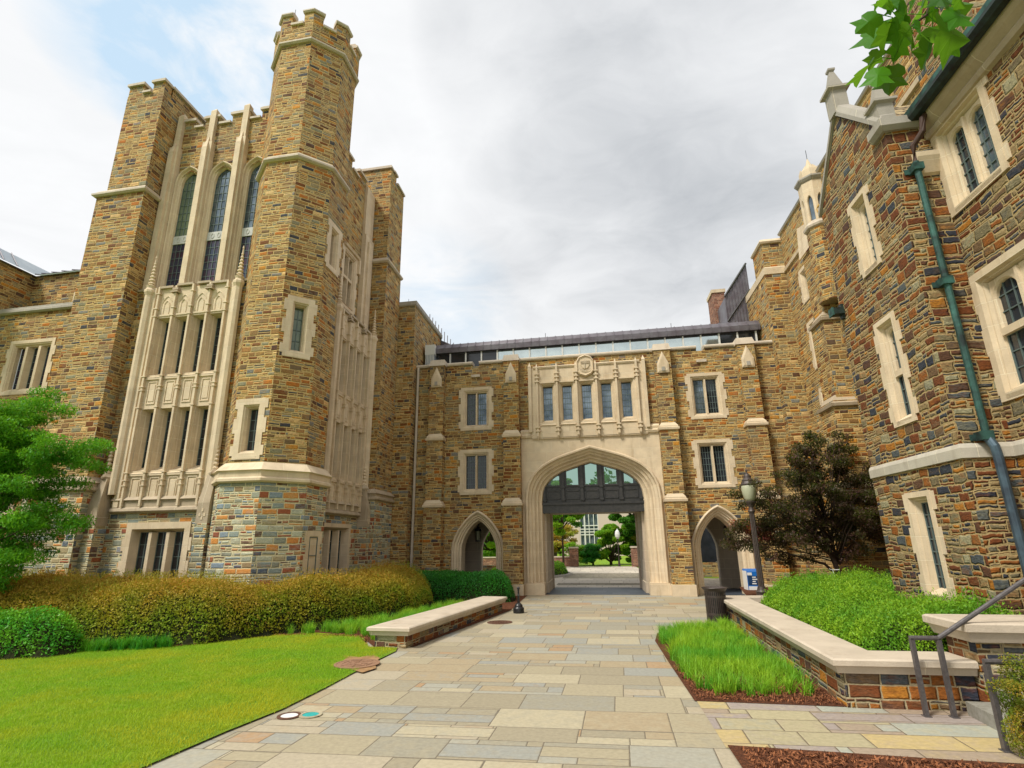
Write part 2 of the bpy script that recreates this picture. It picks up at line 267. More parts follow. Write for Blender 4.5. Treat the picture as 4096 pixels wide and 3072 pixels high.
# ---------------------------------------------------------------- object helpers
def wloc(o):
    v=Vector((0,0,0))
    while o: v+=o.location; o=o.parent
    return v
def T(name,label,cat,loc=(0,0,0),group=None,kind=None):
    o=bpy.data.objects.new(name,None); COL.objects.link(o); o.location=loc; o.empty_display_size=.3
    return tag(o,label,cat,group,kind)
def tag(o,label=None,cat=None,group=None,kind=None):
    for a,v in (('label',label),('category',cat),('group',group),('kind',kind)):
        if v: o[a]=v
    return o
class M:
    def __init__(s): s.v=[]; s.f=[]; s.mi=[]; s.mats=[]
    def idx(s,mt):
        if mt not in s.mats: s.mats.append(mt)
        return s.mats.index(mt)
    def add(s,vs,fs,mt=None):
        o=len(s.v); s.v+= [tuple(p) for p in vs]; i=s.idx(mt); 
        for f in fs: s.f.append([x+o for x in f]); s.mi.append(i)
    def build(s,name,parent=None,mt=None,smooth=False,label=None,loc=None):
        if not s.v: return None
        me=bpy.data.meshes.new(name); o=bpy.data.objects.new(name,me); COL.objects.link(o)
        if parent: o.parent=parent; off=wloc(parent)
        else:
            if loc is None:
                a_=np.array(s.v); loc=((a_[:,0].min()+a_[:,0].max())/2,(a_[:,1].min()+a_[:,1].max())/2,a_[:,2].min())
            o.location=loc; off=Vector(loc)
        me.from_pydata([(x-off.x,y-off.y,z-off.z) for x,y,z in s.v],[],s.f)
        for x in s.mats: me.materials.append(x or mt)
        me.polygons.foreach_set('material_index',s.mi)
        if smooth: me.polygons.foreach_set('use_smooth',[True]*len(s.f))
        me.update()
        if label: o['label']=label
        return o
    def box(s,fr,u0,u1,n0,n1,z0,z1,mt=None):
        p=[fr(u,n,z) for z in (z0,z1) for u,n in ((u0,n1),(u1,n1),(u1,n0),(u0,n0))]
        s.add(p,[(0,1,5,4),(1,2,6,5),(2,3,7,6),(3,0,4,7),(4,5,6,7),(3,2,1,0)],mt)
    def quad(s,p,mt=None): s.add(p,[tuple(range(len(p)))],mt)
    def prism(s,pl_,z0,z1,mt=None,cap=True):
        n=len(pl_); ar=sum(pl_[i][0]*pl_[(i+1)%n][1]-pl_[(i+1)%n][0]*pl_[i][1] for i in range(n))
        if ar<0: pl_=pl_[::-1]
        zb=z0 if callable(z0) else (lambda p:z0); zt=z1 if callable(z1) else (lambda p:z1)
        vs=[W(p[0],p[1],zb(p)) for p in pl_]+[W(p[0],p[1],zt(p)) for p in pl_]
        fs=[(i,(i+1)%n,(i+1)%n+n,i+n) for i in range(n)]
        if cap: fs+=[tuple(range(n,2*n)),tuple(range(n-1,-1,-1))]
        s.add(vs,fs,mt)
    def band(s,path,prof,closed=False,mt=None,caps=True):
        """profile [(off,z)] swept along plan path; outward is on the right-hand side of travel"""
        n=len(path); P_=[Vector(p) for p in path]; rings=[]
        for i in range(n):
            dn=[]
            if i>0 or closed: dn.append((P_[i]-P_[i-1]).normalized())
            if i<n-1 or closed: dn.append((P_[(i+1)%n]-P_[i]).normalized())
            nn=[Vector((d.y,-d.x)) for d in dn]; a_=sum(nn,Vector((0,0))); a_.normalize(); c=max(.3,a_.dot(nn[0]))
            rings.append([W(*(P_[i]+a_*(o_/c)),z) for o_,z in prof])
        k_=len(prof); vs=[p for r_ in rings for p in r_]; fs=[]
        for i in range(n if closed else n-1):
            j=(i+1)%n
            for t in range(k_-1): fs.append((i*k_+t,j*k_+t,j*k_+t+1,i*k_+t+1))
        if caps and not closed: fs+=[tuple(range(k_)),tuple(range((n-1)*k_+k_-1,(n-1)*k_-1,-1))]
        s.add(vs,fs,mt)
    def loft(s,rings,mt=None,closed=False,capend=False):
        k_=len(rings[0]); vs=[p for r_ in rings for p in r_]; fs=[]
        for i in range(len(rings)-1):
            for t in range(k_ if closed else k_-1):
                u=(t+1)%k_; fs.append((i*k_+t,i*k_+u,(i+1)*k_+u,(i+1)*k_+t))
        if capend: fs+=[tuple(range(k_-1,-1,-1)),tuple(range((len(rings)-1)*k_,len(rings)*k_))]
        s.add(vs,fs,mt)
    def tube(s,pts,rad,n=8,mt=None,cap=True):
        pts=[Vector(p) for p in pts]; rings=[]
        if isinstance(rad,(int,float)): rad=[rad]*len(pts)
        for i,p in enumerate(pts):
            d=(pts[min(i+1,len(pts)-1)]-pts[max(i-1,0)]).normalized(); a_=d.orthogonal() if abs(d.z)>.95 else d.cross(Vector((0,0,1))); a_.normalize(); b_=d.cross(a_)
            rings.append([p+(a_*math.cos(t)+b_*math.sin(t))*rad[i] for t in [2*math.pi*j/n for j in range(n)]])
        s.loft(rings,mt,True,cap)
    def lathe(s,c,prof,n=20,mt=None):
        c=Vector(c); s.loft([[c+Vector((r_*math.cos(2*math.pi*j/n),r_*math.sin(2*math.pi*j/n),z)) for j in range(n)] for r_,z in prof],mt,True,True)
    def wall(s,fr,u0,u1,z0,z1,holes=(),mt=None,depth=.0):
        us=sorted({u0,u1}|{min(max(h[i],u0),u1) for h in holes for i in(0,1)}); zs=sorted({z0,z1}|{min(max(h[i],z0),z1) for h in holes for i in(2,3)})
        for i in range(len(us)-1):
            for j in range(len(zs)-1):
                uc,zc=(us[i]+us[i+1])/2,(zs[j]+zs[j+1])/2
                if any(h[0]<uc<h[1] and h[2]<zc<h[3] for h in holes): continue
                s.quad([fr(us[i],0,zs[j]),fr(us[i+1],0,zs[j]),fr(us[i+1],0,zs[j+1]),fr(us[i],0,zs[j+1])],mt)
# arch outlines
def cr(tab,x):
    xs=[t[0] for t in tab]
    for i in range(len(tab)-1):
        if x<=xs[i+1]:
            t=(x-xs[i])/(xs[i+1]-xs[i]); p0=tab[max(i-1,0)][1];p1=tab[i][1];p2=tab[i+1][1];p3=tab[min(i+2,len(tab)-1)][1]
            return tab[i][1]*(1-t)+tab[i+1][1]*t
    return tab[-1][1]
TUD=[(0,0),(.008,.12),(.023,.24),(.055,.35),(.10,.455),(.17,.56),(.26,.65),(.37,.73),(.49,.80),(.62,.855),(.75,.905),(.88,.955),(1,1)]
PTD=[(0,0),(.035,.17),(.13,.35),(.24,.50),(.37,.63),(.52,.76),(.68,.865),(.84,.945),(1,1)]
RND=[(1-math.cos(t),math.sin(t)) for t in [math.pi/2*i/8 for i in range(9)]]
def outline(c,hw,zb,zs,za,tab):
    L=[(c-hw+hw*x,zs+(za-zs)*y) for x,y in tab]; Rr=[(2*c-x,y) for x,y in L[::-1][1:]]
    return [(c-hw,zb)]+L+Rr+[(c+hw,zb)]
def arch_loft(mb,fr,c,hw,zb,zs,za,tab,prof,mt=None,k_=1.25):
    """prof [(inset,n)]: rings nested inward"""
    rings=[]
    for ins,n in prof: rings.append([fr(u,n,z) for u,z in outline(c,hw-ins,zb,zs,za-ins*k_,tab)])
    mb.loft(rings,mt)
def arch_plate(mb,fr,c,hw,zb,zs,za,tab,u0,u1,z1,n=0,mt=None):
    o=outline(c,hw,zb,zs,za,tab)
    mb.quad([fr(u0,n,zb),fr(c-hw,n,zb),fr(c-hw,n,zs),fr(u0,n,zs)],mt); mb.quad([fr(c+hw,n,zb),fr(u1,n,zb),fr(u1,n,zs),fr(c+hw,n,zs)],mt)
    mb.quad([fr(u0,n,zs),fr(c-hw,n,zs),fr(c-hw,n,z1),fr(u0,n,z1)],mt); mb.quad([fr(c+hw,n,zs),fr(u1,n,zs),fr(u1,n,z1),fr(c+hw,n,z1)],mt)
    for i in range(1,len(o)-2):
        a_,b_=o[i],o[i+1]
        if abs(a_[0]-b_[0])<1e-6: continue
        mb.quad([fr(a_[0],n,a_[1]),fr(b_[0],n,b_[1]),fr(b_[0],n,z1),fr(a_[0],n,z1)],mt)
def rect_loft(mb,fr,u0,u1,z0,z1,prof,mt=None):
    mb.loft([[fr(u0+i,n,z0+i),fr(u1-i,n,z0+i),fr(u1-i,n,z1-i),fr(u0+i,n,z1-i)] for i,n in prof],mt,True)
def pane(fr,u0,u1,z0,z1,n,nx,nz,gm,parent,name='glass',bar=.02,head=None):
    mb=M()
    if head: # arched light
        c=(u0+u1)/2; o=outline(c,(u1-u0)/2,z0,head,z1,RND if head<z1 else PTD); mb.quad([fr(u,n,z) for u,z in o],gm)
    else: mb.quad([fr(u0,n,z0),fr(u1,n,z0),fr(u1,n,z1),fr(u0,n,z1)],gm)
    for i in range(nx+1):
        u=u0+(u1-u0)*i/nx; w_=bar*(1.5 if i in(0,nx) else 1)/2; zt=z1
        if head: x_=abs(u-(u0+u1)/2)/((u1-u0)/2); zt=head+(z1-head)*math.sqrt(max(0,1-x_*x_))
        mb.box(fr,u-w_,u+w_,n+.002,n+.022,z0,max(zt,z0+.05),lead)
    for j in range(nz+1):
        z=z0+(z1-z0)*j/nz
        if head and z>head:
            x_=math.sqrt(max(0,1-((z-head)/(z1-head))**2)); uu=(u1-u0)/2*x_; c=(u0+u1)/2
            if uu>.03: mb.box(fr,c-uu,c+uu,n+.003,n+.02,z-bar/2,z+bar/2,lead)
        else: mb.box(fr,u0,u1,n+.003,n+.02,z-bar/2,z+bar/2,lead)
    return mb.build(name,parent)
SUR=[(0,-.06),(0,.025),(.14,.025),(.165,-.01),(.195,-.01),(.235,-.09),(.26,-.09),(.26,-.26)]
def window(fr,parent,u0,u1,z0,z1,lights=2,nx=3,nz=6,gm=glass_dk,prof=SUR,mull=.11,quoin=True,sill=True,label=None,depth=.22,bar=.02,arched=False,transom=None,gms=None):
    mb=M(); rect_loft(mb,fr,u0,u1,z0,z1,prof,lime); ins=prof[-1][0]
    if quoin:
        z=z0+.12; i=0
        while z<z1-.2:
            h=.30+.08*((i*7)%3)
            if i%2==0:
                for s_,e_ in ((u0-.09,u0+.001),(u1-.001,u1+.09)): mb.box(fr,s_,e_,-.05,.024,z,min(z+h,z1-.02),lime)
            z+=h; i+=1
    a0,a1,b0,b1=u0+ins,u1-ins,z0+ins*.9,z1-ins
    if sill: mb.add([fr(u0+.13,.03,z0+.10),fr(u1-.13,.03,z0+.10),fr(a1,-depth+.01,b0+.03),fr(a0,-depth+.01,b0+.03),fr(u0+.13,.03,z0+.02),fr(u1-.13,.03,z0+.02)],[(0,1,2,3),(4,5,1,0)],lime)
    lw=(a1-a0-mull*(lights-1))/lights; segs=[]
    for i in range(lights):
        s_=a0+i*(lw+mull); segs.append((s_,s_+lw))
        if i<lights-1:
            e=s_+lw; mb.add([fr(e,-depth,b0),fr(e+mull*.25,-.05,b0),fr(e+mull*.75,-.05,b0),fr(e+mull,-depth,b0),fr(e,-depth,b1),fr(e+mull*.25,-.05,b1),fr(e+mull*.75,-.05,b1),fr(e+mull,-depth,b1)],[(0,1,5,4),(1,2,6,5),(2,3,7,6)],lime)
    lev=[(b0,b1)]
    if transom:
        mb.box(fr,a0,a1,-depth,-.07,transom-.06,transom+.06,lime); lev=[(b0,transom-.06),(transom+.06,b1)]
    for s_,e in segs:
        if arched:
            hw=(e-s_)/2; c=(s_+e)/2; zs=lev[-1][1]-hw*1.02
            arch_plate(mb,fr,c,hw-.01,lev[-1][0],zs,lev[-1][1]-.03,RND,s_-.02,e+.02,lev[-1][1]+.02,-.09,lime)
            arch_loft(mb,fr,c,hw-.01,lev[-1][0],zs,lev[-1][1]-.03,RND,[(0,-.09),(.03,-.12),(.035,-depth)],lime,1.0)
    wo=mb.build('window',parent,label=label)
    for li,(c0,c1) in enumerate(lev):
        for i,(s_,e) in enumerate(segs):
            g_=gms[i%len(gms)] if gms else gm
            pane(fr,s_,e,c0,c1,-depth,nx,max(2,int(nz*(c1-c0)/(b1-b0)+.5)),g_,wo,bar=bar)
    return wo
def hole(u0,u1,z0,z1,e=.03): return (u0+e,u1-e,z0+e,z1-e)
COPE=lambda z,h=.16,o=.10:[(0,z),(o*.6,z),(o,z+h*.35),(o,z+h*.6),(o*.5,z+h*.8),(.02,z+h)]
STR=lambda z,h=.26,o=.13:[(-.02,z),(o*.5,z),(o,z+h*.2),(o,z+h*.45),(o*.55,z+h*.55),(0,z+h)]
BIG=lambda z,h=.6,o=.18:[(-.02,z),(o*.7,z),(o,z+.05),(o,z+.12),(o*.7,z+.17),(o*.75,z+h*.55),(o*1.05,z+h*.6),(0,z+h)]
# ================================================================ the setting
def sheet(name,poly,z,mt,kind='structure'):
    mb=M(); mb.quad([W(a,b,z) for a,b in poly],mt); return tag(mb.build(name),kind=kind)
g_=M(); g_.quad([(-400,-60,-.03),(400,-60,-.03),(400,700,-.03),(-400,700,-.03)],lawn_m); tag(g_.build('ground'),kind='structure')
sheet('pavement',[(-1,-31),(13.2,-31),(13.2,-15.2),(12.4,-15.2),(12.4,-6),(22,-6),(22,0.05),(-1,0.05)],0,paving_m)
sheet('terrace_pavement',[(9.28,-16.99),(20,-17.12),(20,-14.8),(9.28,-14.8)],.006,paving2_m)
sheet('passage_floor',[(0.3,.05),(15.9,.05),(15.9,3.7),(0.3,3.7)],.004,slate_m)
sheet('far_pavement',[(1.8,3.7),(14.4,3.7),(14.4,10),(11.6,12),(11.2,26),(3.0,26),(3.0,13.5),(2.5,9)],.0,gran_m)
sheet('far_plaza',[(-16,3.7),(1.8,3.7),(2.5,9),(5.0,12),(-16,16)],-.002,gran_m)
sheet('side_court',[(14.4,3.7),(26,3.7),(26,14),(14.4,10)],-.002,gran_m)
# darker bands of small setts crossing the far pavement
for b0,b1 in ((5.2,6.5),(10.2,15.5)):
    sheet('paving_band',[(6.0,b0),(11.6,b0),(11.35,b1),(6.0,b1)],.006,ashlar('sett_band_%d'%int(b0),[(1,(.22,.20,.14)),(1,(.27,.24,.17)),(1,(.20,.17,.12))],(.12,.10,.08),.3,.4,.02,.0,floor=True,dist=.004,warp=0))
LAWN=[(-26,-31),(3.5,-31),(3.52,-18.4),(3.66,-17.3),(3.83,-16.4),(3.88,-15.3),(3.9,-13.4),(3.95,-12.4),(3.85,-12.02),(3.2,-12.0),(2.5,-10.7),(1.2,-10.4),(.3,-10.75),(-.9,-12.3),(-2.45,-12.85),(-3.94,-13.75),(-8,-15.6),(-26,-20)]
sheet('lawn',LAWN,.022,lawn_m)
sheet('planting_bed',[(-26,-20),(-8,-15.62),(-3.94,-13.8),(-2.45,-12.9),(-.9,-12.35),(.3,-10.8),(1.2,-10.45),(2.5,-10.75),(3.3,-11.95),(4.15,-11.8),(5.25,-5.4),(5.2,-.5),(-26,-.5)],.012,soil_m)
sheet('border_bed',[(9.25,-15.25),(11.2,-15.28),(11.45,-7.3),(11.0,-8.6),(9.9,-8.85),(9.35,-9.6),(9.2,-10.6),(9.22,-13.1)],.012,soil_m)
sheet('mulch_bed',[(9.3,-16.95),(9.36,-31),(20,-31),(20,-17.2),(11.75,-17.08)],.02,soil_m)
sheet('raised_bed',[(11.4,-15.1),(16.9,-15.1),(16.8,-1.2),(13.2,-1.2),(12.2,-6.9),(11.6,-7.1)],.40,soil_m)

# ================================================================ gatehouse
gh=T('gatehouse','stone gatehouse wing with the big pointed archway and carved crest, closing the courtyard','building',W(8,0,0))
f0=front(0); C8=8.0
mir_=lambda a,b:(16-b,16-a)
wl=M()
wins=[(2.2,3.66,7.0,9.03),(2.2,3.66,4.12,6.12),(12.34,13.80,7.0,9.03),(12.34,13.80,4.12,6.12)]
sideL=(1.70,4.15,0,3.55); sideR=(11.85,14.30,0,3.55); mid=(5.0,11.0,0,6.6); pan=(5.52,10.48,6.55,9.75)
wl.wall(f0,0,16,0,10.05,[hole(*w_) for w_ in wins]+[sideL,sideR,mid,pan],st_new)
for c in (2.95,13.08): arch_plate(wl,f0,c,1.10,0,1.82,3.36,PTD,c-1.25 if c<5 else 11.85,c+1.20 if c<5 else 14.30,3.55,0,st_new)
# crenelled parapet notches: parapet stands to 10.15 apart from two notches
for u0,u1 in ((0,2.74),(3.06,12.86),(13.18,16)): wl.box(f0,u0,u1,-.4,0,10.05,10.14,st_new)
wl.box(f0,2.74,3.06,-.4,-.001,9.6,9.62,st_new)
wl.build('wall',gh)
for u0,u1 in ((0,.78),(1.52,2.74),(3.06,4.3),(4.98,11.02),(11.72,12.86),(13.18,14.5),(15.2,16)): cp=M(); cp.band([(u0,0),(u1,0)],[(-.45,10.14),(.06,10.14),(.09,10.19),(.09,10.25),(.03,10.30),(-.2,10.33),(-.45,10.30)],mt=cope); cp.build('coping',gh)
for c in (2.9,13.02):
    cp=M(); cp.box(f0,c-.21,c+.21,-.1,.07,9.52,9.64,cope); cp.build('coping',gh)
for w_,g in zip(wins,(glass_dk,glass_dk,glass_bl,glass_dk)):
    window(f0,gh,*w_,lights=2,nx=4,nz=6,gm=g,gms=[glass_bl,glass_dk] if g is glass_bl else [glass_dk,glass_bl] if w_ is wins[0] else None,bar=.018,mull=.12)
# pilaster buttresses
for c in (1.10,4.62,11.34,14.82):
    p=M(); tier=[(0,.42,.45,.60),(.42,3.6,.41,.50),(3.9,6.55,.375,.42),(6.85,10.12,.345,.34)]
    for z0,z1,hw,n in tier: p.box(f0,c-hw,c+hw,-.2,n,z0,z1,lime if z1<.5 else st_new)
    po=p.build('buttress',gh)
    for z,hw,n,hw2,n2 in ((3.56,.45,.56,.375,.42),(6.52,.42,.48,.345,.34)):
        q_=M(); pth=[(c-hw+.04,.0),(c-hw+.04,-n+.04),(c+hw-.04,-n+.04),(c+hw-.04,0)]
        q_.band(pth[::1],[(-.03,z),(.04,z+.03),(.05,z+.12),(.0,z+.15),(-.0,z+.2),(-.10,z+.34)],mt=lime); q_.build('weathering',po)
    q_=M()
    q_.add([f0(c-.40,-.3,10.10),f0(c+.40,-.3,10.10),f0(c+.40,.38,10.10),f0(c-.40,.38,10.10),f0(c-.33,-.3,10.42),f0(c+.33,-.3,10.42),f0(c+.33,.26,10.42),f0(c-.33,.26,10.42)],[(3,2,6,7),(2,1,5,6),(0,3,7,4),(4,7,6,5),(1,0,4,5),(0,1,2,3)],cope)
    q_.build('cap_stone',po); q_=M()
    pts=[(-.25,9.05),(.25,9.05),(.25,9.45),(0,10.02),(-.25,9.45)]
    q_.loft([[f0(c+x,.33,z) for x,z in pts],[f0(c+x,.40,z) for x,z in pts],[f0(c+x*.7,.43,9.35+(z-9.35)*.7) for x,z in pts]],lime,True,True)
    q_.build('gabled_panel',po)
    q_=M(); q_.box(f0,c-.07,c+.07,.42,.455,9.12,9.30,cope_gr); q_.build('carved_boss',po)
# side arches
for c in (3.03,13.0):
    a_=M(); arch_loft(a_,f0,c,1.17,0,1.82,3.44,PTD,[(0,-.05),(0,.05),(.06,.10),(.10,.08),(.13,-.0),(.17,-.03),(.21,-.03),(.25,-.10),(.30,-.09),(.33,-.17),(.40,-.20),(.41,-.45),(.43,-.8)],lime,1.05)
    a_.build('side_arch',gh)
# the great arch surround
g1=M(); f0p=f0
arch_plate(g1,f0,8.0,2.84,0,3.8,6.02,TUD,5.0,11.0,6.62,.03,lime)
for s in (5.0,11.0): g1.box(f0,s-.02,s+.02,-.05,.03,0,6.62,lime)
g1.build('arch_spandrel',gh)
g2=M(); arch_loft(g2,f0,8.0,2.86,0,3.8,6.08,TUD,[(0,.0),(0,.10),(.05,.16),(.12,.15),(.15,.04),(.20,.0),(.25,-.02),(.28,-.10),(.34,-.13),(.38,-.11),(.42,-.2),(.47,-.26),(.52,-.25),(.56,-.34),(.62,-.40),(.67,-.40),(.70,-.5),(.73,-.8)],lime,.93)
for s in (-1,1):
    g2.box(f0,*(sorted((8+s*2.10,8+s*2.92))),-.5,.22,0,.40,lime); g2.box(f0,*(sorted((8+s*2.12,8+s*2.88))),-.5,.17,.40,.46,lime)
g2.build('arch_surround',gh)
# shoulder mouldings either side of the oriel panel
s_=M()
for u0,u1 in ((5.0,5.62),(10.38,11.0)): s_.band([(u0,0),(u1,0)],[(.02,6.5),(.10,6.52),(.14,6.62),(.09,6.68),(.12,6.80),(.02,6.90)],mt=lime)
s_.build('shoulder_moulding',gh)
# oriel window panel
pn=M(); lts=[6.255,7.13,8.0,8.87,9.745]; fpn=f0
hs=[(c-.33,c+.33,7.12,8.98) for c in lts]
fr_=Fr((0,-.12),(1,0),(0,-1)); pn.wall(fr_,5.5,10.5,6.5,9.72,hs,lime)
pn.box(f0,5.5,10.5,-.05,.10,6.45,6.5,lime); pn.band([(5.62,-.1),(10.38,-.1)],[(-.02,9.66),(.06,9.68),(.09,9.75),(.02,9.80),(-.2,9.82)],mt=lime)
for s in (5.46,10.54):
    pn.box(f0,s-.07,s+.07,-.1,.20,6.75,9.78,lime); pn.add([f0(s-.08,.0,9.78),f0(s+.08,0,9.78),f0(s+.08,.21,9.78),f0(s-.08,.21,9.78),f0(s,.1,10.02)],[(0,1,4),(1,2,4),(2,3,4),(3,0,4)],lime)
po=pn.build('oriel_panel',gh)
for c in lts:
    m_=M(); u0,u1,z0,z1=c-.33,c+.33,7.12,8.98
    rect_loft(m_,f0,u0,u1,z0,z1,[(0,.12),(.03,.12),(.045,.07),(.075,.07),(.09,.01),(.11,.01),(.13,-.12)],lime)
    m_.add([f0(u0-.03,.17,z0-.08),f0(u1+.03,.17,z0-.08),f0(u1-.12,-.08,z0+.17),f0(u0+.12,-.08,z0+.17),f0(u0-.03,.12,z0-.1),f0(u1+.03,.12,z0-.1)],[(0,1,2,3),(4,5,1,0)],lime)
    m_.box(f0,c-.35,c+.35,.12,.17,8.97,9.04,lime); wo=m_.build('window',gh)
    pane(f0,c-.20,c+.20,7.26,8.80,-.12,4,6,glass_bl,wo,bar=.016)
for c in (5.79,6.69,7.56,8.44,9.31,10.21):
    m_=M(); m_.box(f0,c-.045,c+.045,.10,.23,6.55,9.74,lime)
    for z in (6.75,6.92,9.02,9.2,9.38): m_.box(f0,c-.10,c+.10,.10,.26,z,z+.05,lime)
    m_.add([f0(c-.05,.1,9.74),f0(c+.05,.1,9.74),f0(c+.05,.23,9.74),f0(c-.05,.23,9.74),f0(c,.17,9.93)],[(0,1,4),(1,2,4),(2,3,4),(3,0,4)],lime)
    m_.add([f0(c-.05,.1,6.55),f0(c+.05,.1,6.55),f0(c+.05,.23,6.55),f0(c-.05,.23,6.55),f0(c,.12,6.36)],[(1,0,4),(2,1,4),(3,2,4),(0,3,4)],lime); m_.build('shaft',gh)
# crest: eight-sided stone shield field with a small shield, cross, books and ribbon
e=M(); oc=[(0,.52),(.27,.42),(.385,.22),(.385,-.26),(.25,-.42),(0,-.52),(-.25,-.42),(-.385,-.26),(-.385,.22),(-.27,.42)]
O=lambda s,n:[f0(7.99+x*s,n,9.66+z*s) for x,z in oc]
e.loft([O(1,.1),O(1,.24),O(.9,.29),O(.84,.24),O(.8,.235)],lime,True,True)
sh=[(-.2,.17),(.2,.17),(.2,-.02),(.12,-.17),(0,-.24),(-.12,-.17),(-.2,-.02)]
e.loft([[f0(7.99+x,.23,9.72+z) for x,z in sh],[f0(7.99+x,.275,9.72+z) for x,z in sh]],lime,True,True)
e.box(f0,7.97,8.01,.275,.30,9.52,9.88,lime_dk); e.box(f0,7.80,8.18,.275,.30,9.74,9.775,lime_dk)
for s in (-1,1): e.box(f0,*(sorted((7.99+s*.19,7.99+s*.06))),.275,.295,9.81,9.87,lime_dk)
for i in range(9):
    t0=math.pi*(1.08+.84*i/9); t1=math.pi*(1.08+.84*(i+1)/9)
    e.quad([f0(7.99+.27*math.cos(t),.285,9.58+r_*math.sin(t)) for t,r_ in ((t0,.19),(t1,.19),(t1,.135),(t0,.135))],lime_dk)
e.build('crest',gh)
# dark bronze screen in the arch head, with its lights
scr=M(); nS=-.62
def sbox(u0,u1,n0,n1,z0,z1,mt=metal_dk): scr.box(f0,u0,u1,nS+n0,nS+n1,z0,z1,mt)
sbox(5.8,10.2,-.35,.12,3.28,3.62); sbox(5.8,10.2,-.2,.17,3.62,3.72); sbox(5.8,10.2,-.1,.02,3.72,4.42)
for i in range(6):
    c=5.93+i*.83; sbox(c-.055,c+.055,-.1,.12,3.74,5.5); sbox(c-.08,c+.08,0,.15,3.80,3.88); sbox(c-.08,c+.08,0,.15,4.34,4.42)
    if i<5:
        sbox(c+.12,c+.71,.02,.05,3.86,3.90); sbox(c+.12,c+.71,.02,.05,4.20,4.24); sbox(c+.12,c+.15,.02,.05,3.86,4.24); sbox(c+.68,c+.71,.02,.05,3.86,4.24)
        sbox(c+.055,c+.16,-.08,.05,4.42,5.5); sbox(c+.67,c+.775,-.08,.05,4.42,5.5)
sbox(5.8,10.2,-.1,.06,4.40,4.47)
so_=scr.build('bronze_screen',gh)
for i in range(5):
    c=5.93+i*.83; m_=M(); m_.quad([f0(c+.15,nS-.03,4.46),f0(c+.68,nS-.03,4.46),f0(c+.68,nS-.03,5.45),f0(c+.15,nS-.03,5.45)],clg); m_.build('glass',so_)
# upper room behind the lights and passage walls, ceiling
ps=M()
ps.box(front(0),5.2,5.96,-3.6,-.8,0,3.36,lime_in); ps.box(front(0),10.04,10.8,-3.6,-.8,0,3.36,lime_in)
ps.box(front(0),.3,1.4,-3.6,-.05,0,3.36,lime_in); ps.box(front(0),14.7,15.7,-3.6,-.05,0,3.36,lime_in)
ps.box(front(0),.3,15.7,-3.6,-.8,3.34,3.55,lime_in)
ps.box(front(0),5.96-.03,6.05,-3.45,-3.2,0,3.34,lime_in); ps.box(front(0),9.95,10.07,-3.45,-3.2,0,3.34,lime_in)
for u in (5.965,10.035): ps.box(front(0),u-.03,u+.03,-3.58,-.85,0,.42,lime_in)
fb=front(3.2)
for c,s in ((3.12,1),(12.9,-1)):
    hw=.62; u0,u1=(1.4,5.2) if s>0 else (10.8,14.7)
    arch_plate(ps,fb,c,hw,0,1.75,2.85,PTD,u0,u1,3.34,0,lime_in); arch_loft(ps,fb,c,hw,0,1.75,2.85,PTD,[(0,0),(.04,-.05),(.04,-.4)],lime_in,1)
ps.build('passage',gh)
bk=M(); fbk=front(3.62); bk.wall(fbk,0,16,0,10.1,[(1.5,5.2,0,3.34),(5.9,10.1,0,3.34),(10.8,14.6,0,3.34),(6.0,10.0,4.2,6.0)],st_new)
bk.box(front(0),0,16,-3.6,-.45,9.5,9.6,zinc); bk.box(front(0),0,5.2,-3.5,-.5,3.6,3.65,lime_in); bk.build('rear_wall',gh)
# mouldings at the rear arches already in the passage; two wall lanterns
def lantern(a,b,z,lab):
    p=Vector(W(a,b,z)); t=T('wall_lantern',lab,'lantern',p,'wall lanterns in the side arches')
    m_=M(); m_.lathe(p,[(.02,.0),(.11,.02),(.13,.04),(.13,.07),(.10,.09)],6,blackm); m_.lathe(p,[(.13,.50),(.17,.52),(.15,.58),(.06,.66),(.03,.72),(.01,.74)],6,blackm)
    for i in range(6):
        t_=2*math.pi*i/6; m_.tube([p+Vector((.11*math.cos(t_),.11*math.sin(t_),.06)),p+Vector((.145*math.cos(t_),.145*math.sin(t_),.52))],.010,5,blackm)
    m_.tube([p+Vector((0,0,.72)),p+Vector((0,0,.84)),p+Vector((.02,.12,.84)),p+Vector((.03,.28,.76))],.014,6,blackm); m_.build('frame',t)
    m_=M(); m_.lathe(p,[(.09,.08),(.12,.50)],6,lampg); m_.build('glass',t)
lantern(2.42,2.95,2.12,'black six-sided lantern inside the small arch left of the great archway')
lantern(13.85,2.6,2.05,'black six-sided lantern inside the small arch right of the great archway')
# clerestory corridor with metal roof
cl=T('glazed_corridor','glazed rooftop corridor with grey metal eaves behind the gatehouse parapet','building',W(8,1.2,9.9))
fc=front(1.15); zt0,zt1=11.18,9.6
m_=M(); 
for i in range(20):
    u=.55+i*.80
    if u<15.8: m_.box(fc,u-.035,u+.035,-.03,.07,zt1,zt0,frame_w)
m_.box(fc,.3,15.9,-.03,.04,zt0-.06,zt0,blackm); m_.build('mullions',cl)
for i in range(19):
    u=.585+i*.80; m_=M(); m_.quad([fc(u,0,zt1),fc(min(u+.73,15.8),0,zt1),fc(min(u+.73,15.8),0,zt0-.06),fc(u,0,zt0-.06)],mir if i>3 and i<17 else glass_dk); m_.build('glass',cl)
m_=M(); fr2=front(3.3); m_.box(fr2,.3,15.9,-.05,.05,9.6,9.9,frame_w)
for i in range(8): m_.box(fr2,.5+i*2.1,.6+i*2.1,-.05,.05,9.6,11.2,metal_dk)
m_.box(fr2,.4,2.4,-.1,-.05,9.6,11.2,metal_dk); m_.build('rear_frame',cl)
m_=M(); prof=[(-.10,zt0),(.16,zt0+.02),(.18,zt0+.27),(.13,zt0+.29),(-.02,zt0+.52),(-2.6,zt0+.95)]
m_.band([(.62,1.15),(15.95,1.15)],prof,mt=zinc)
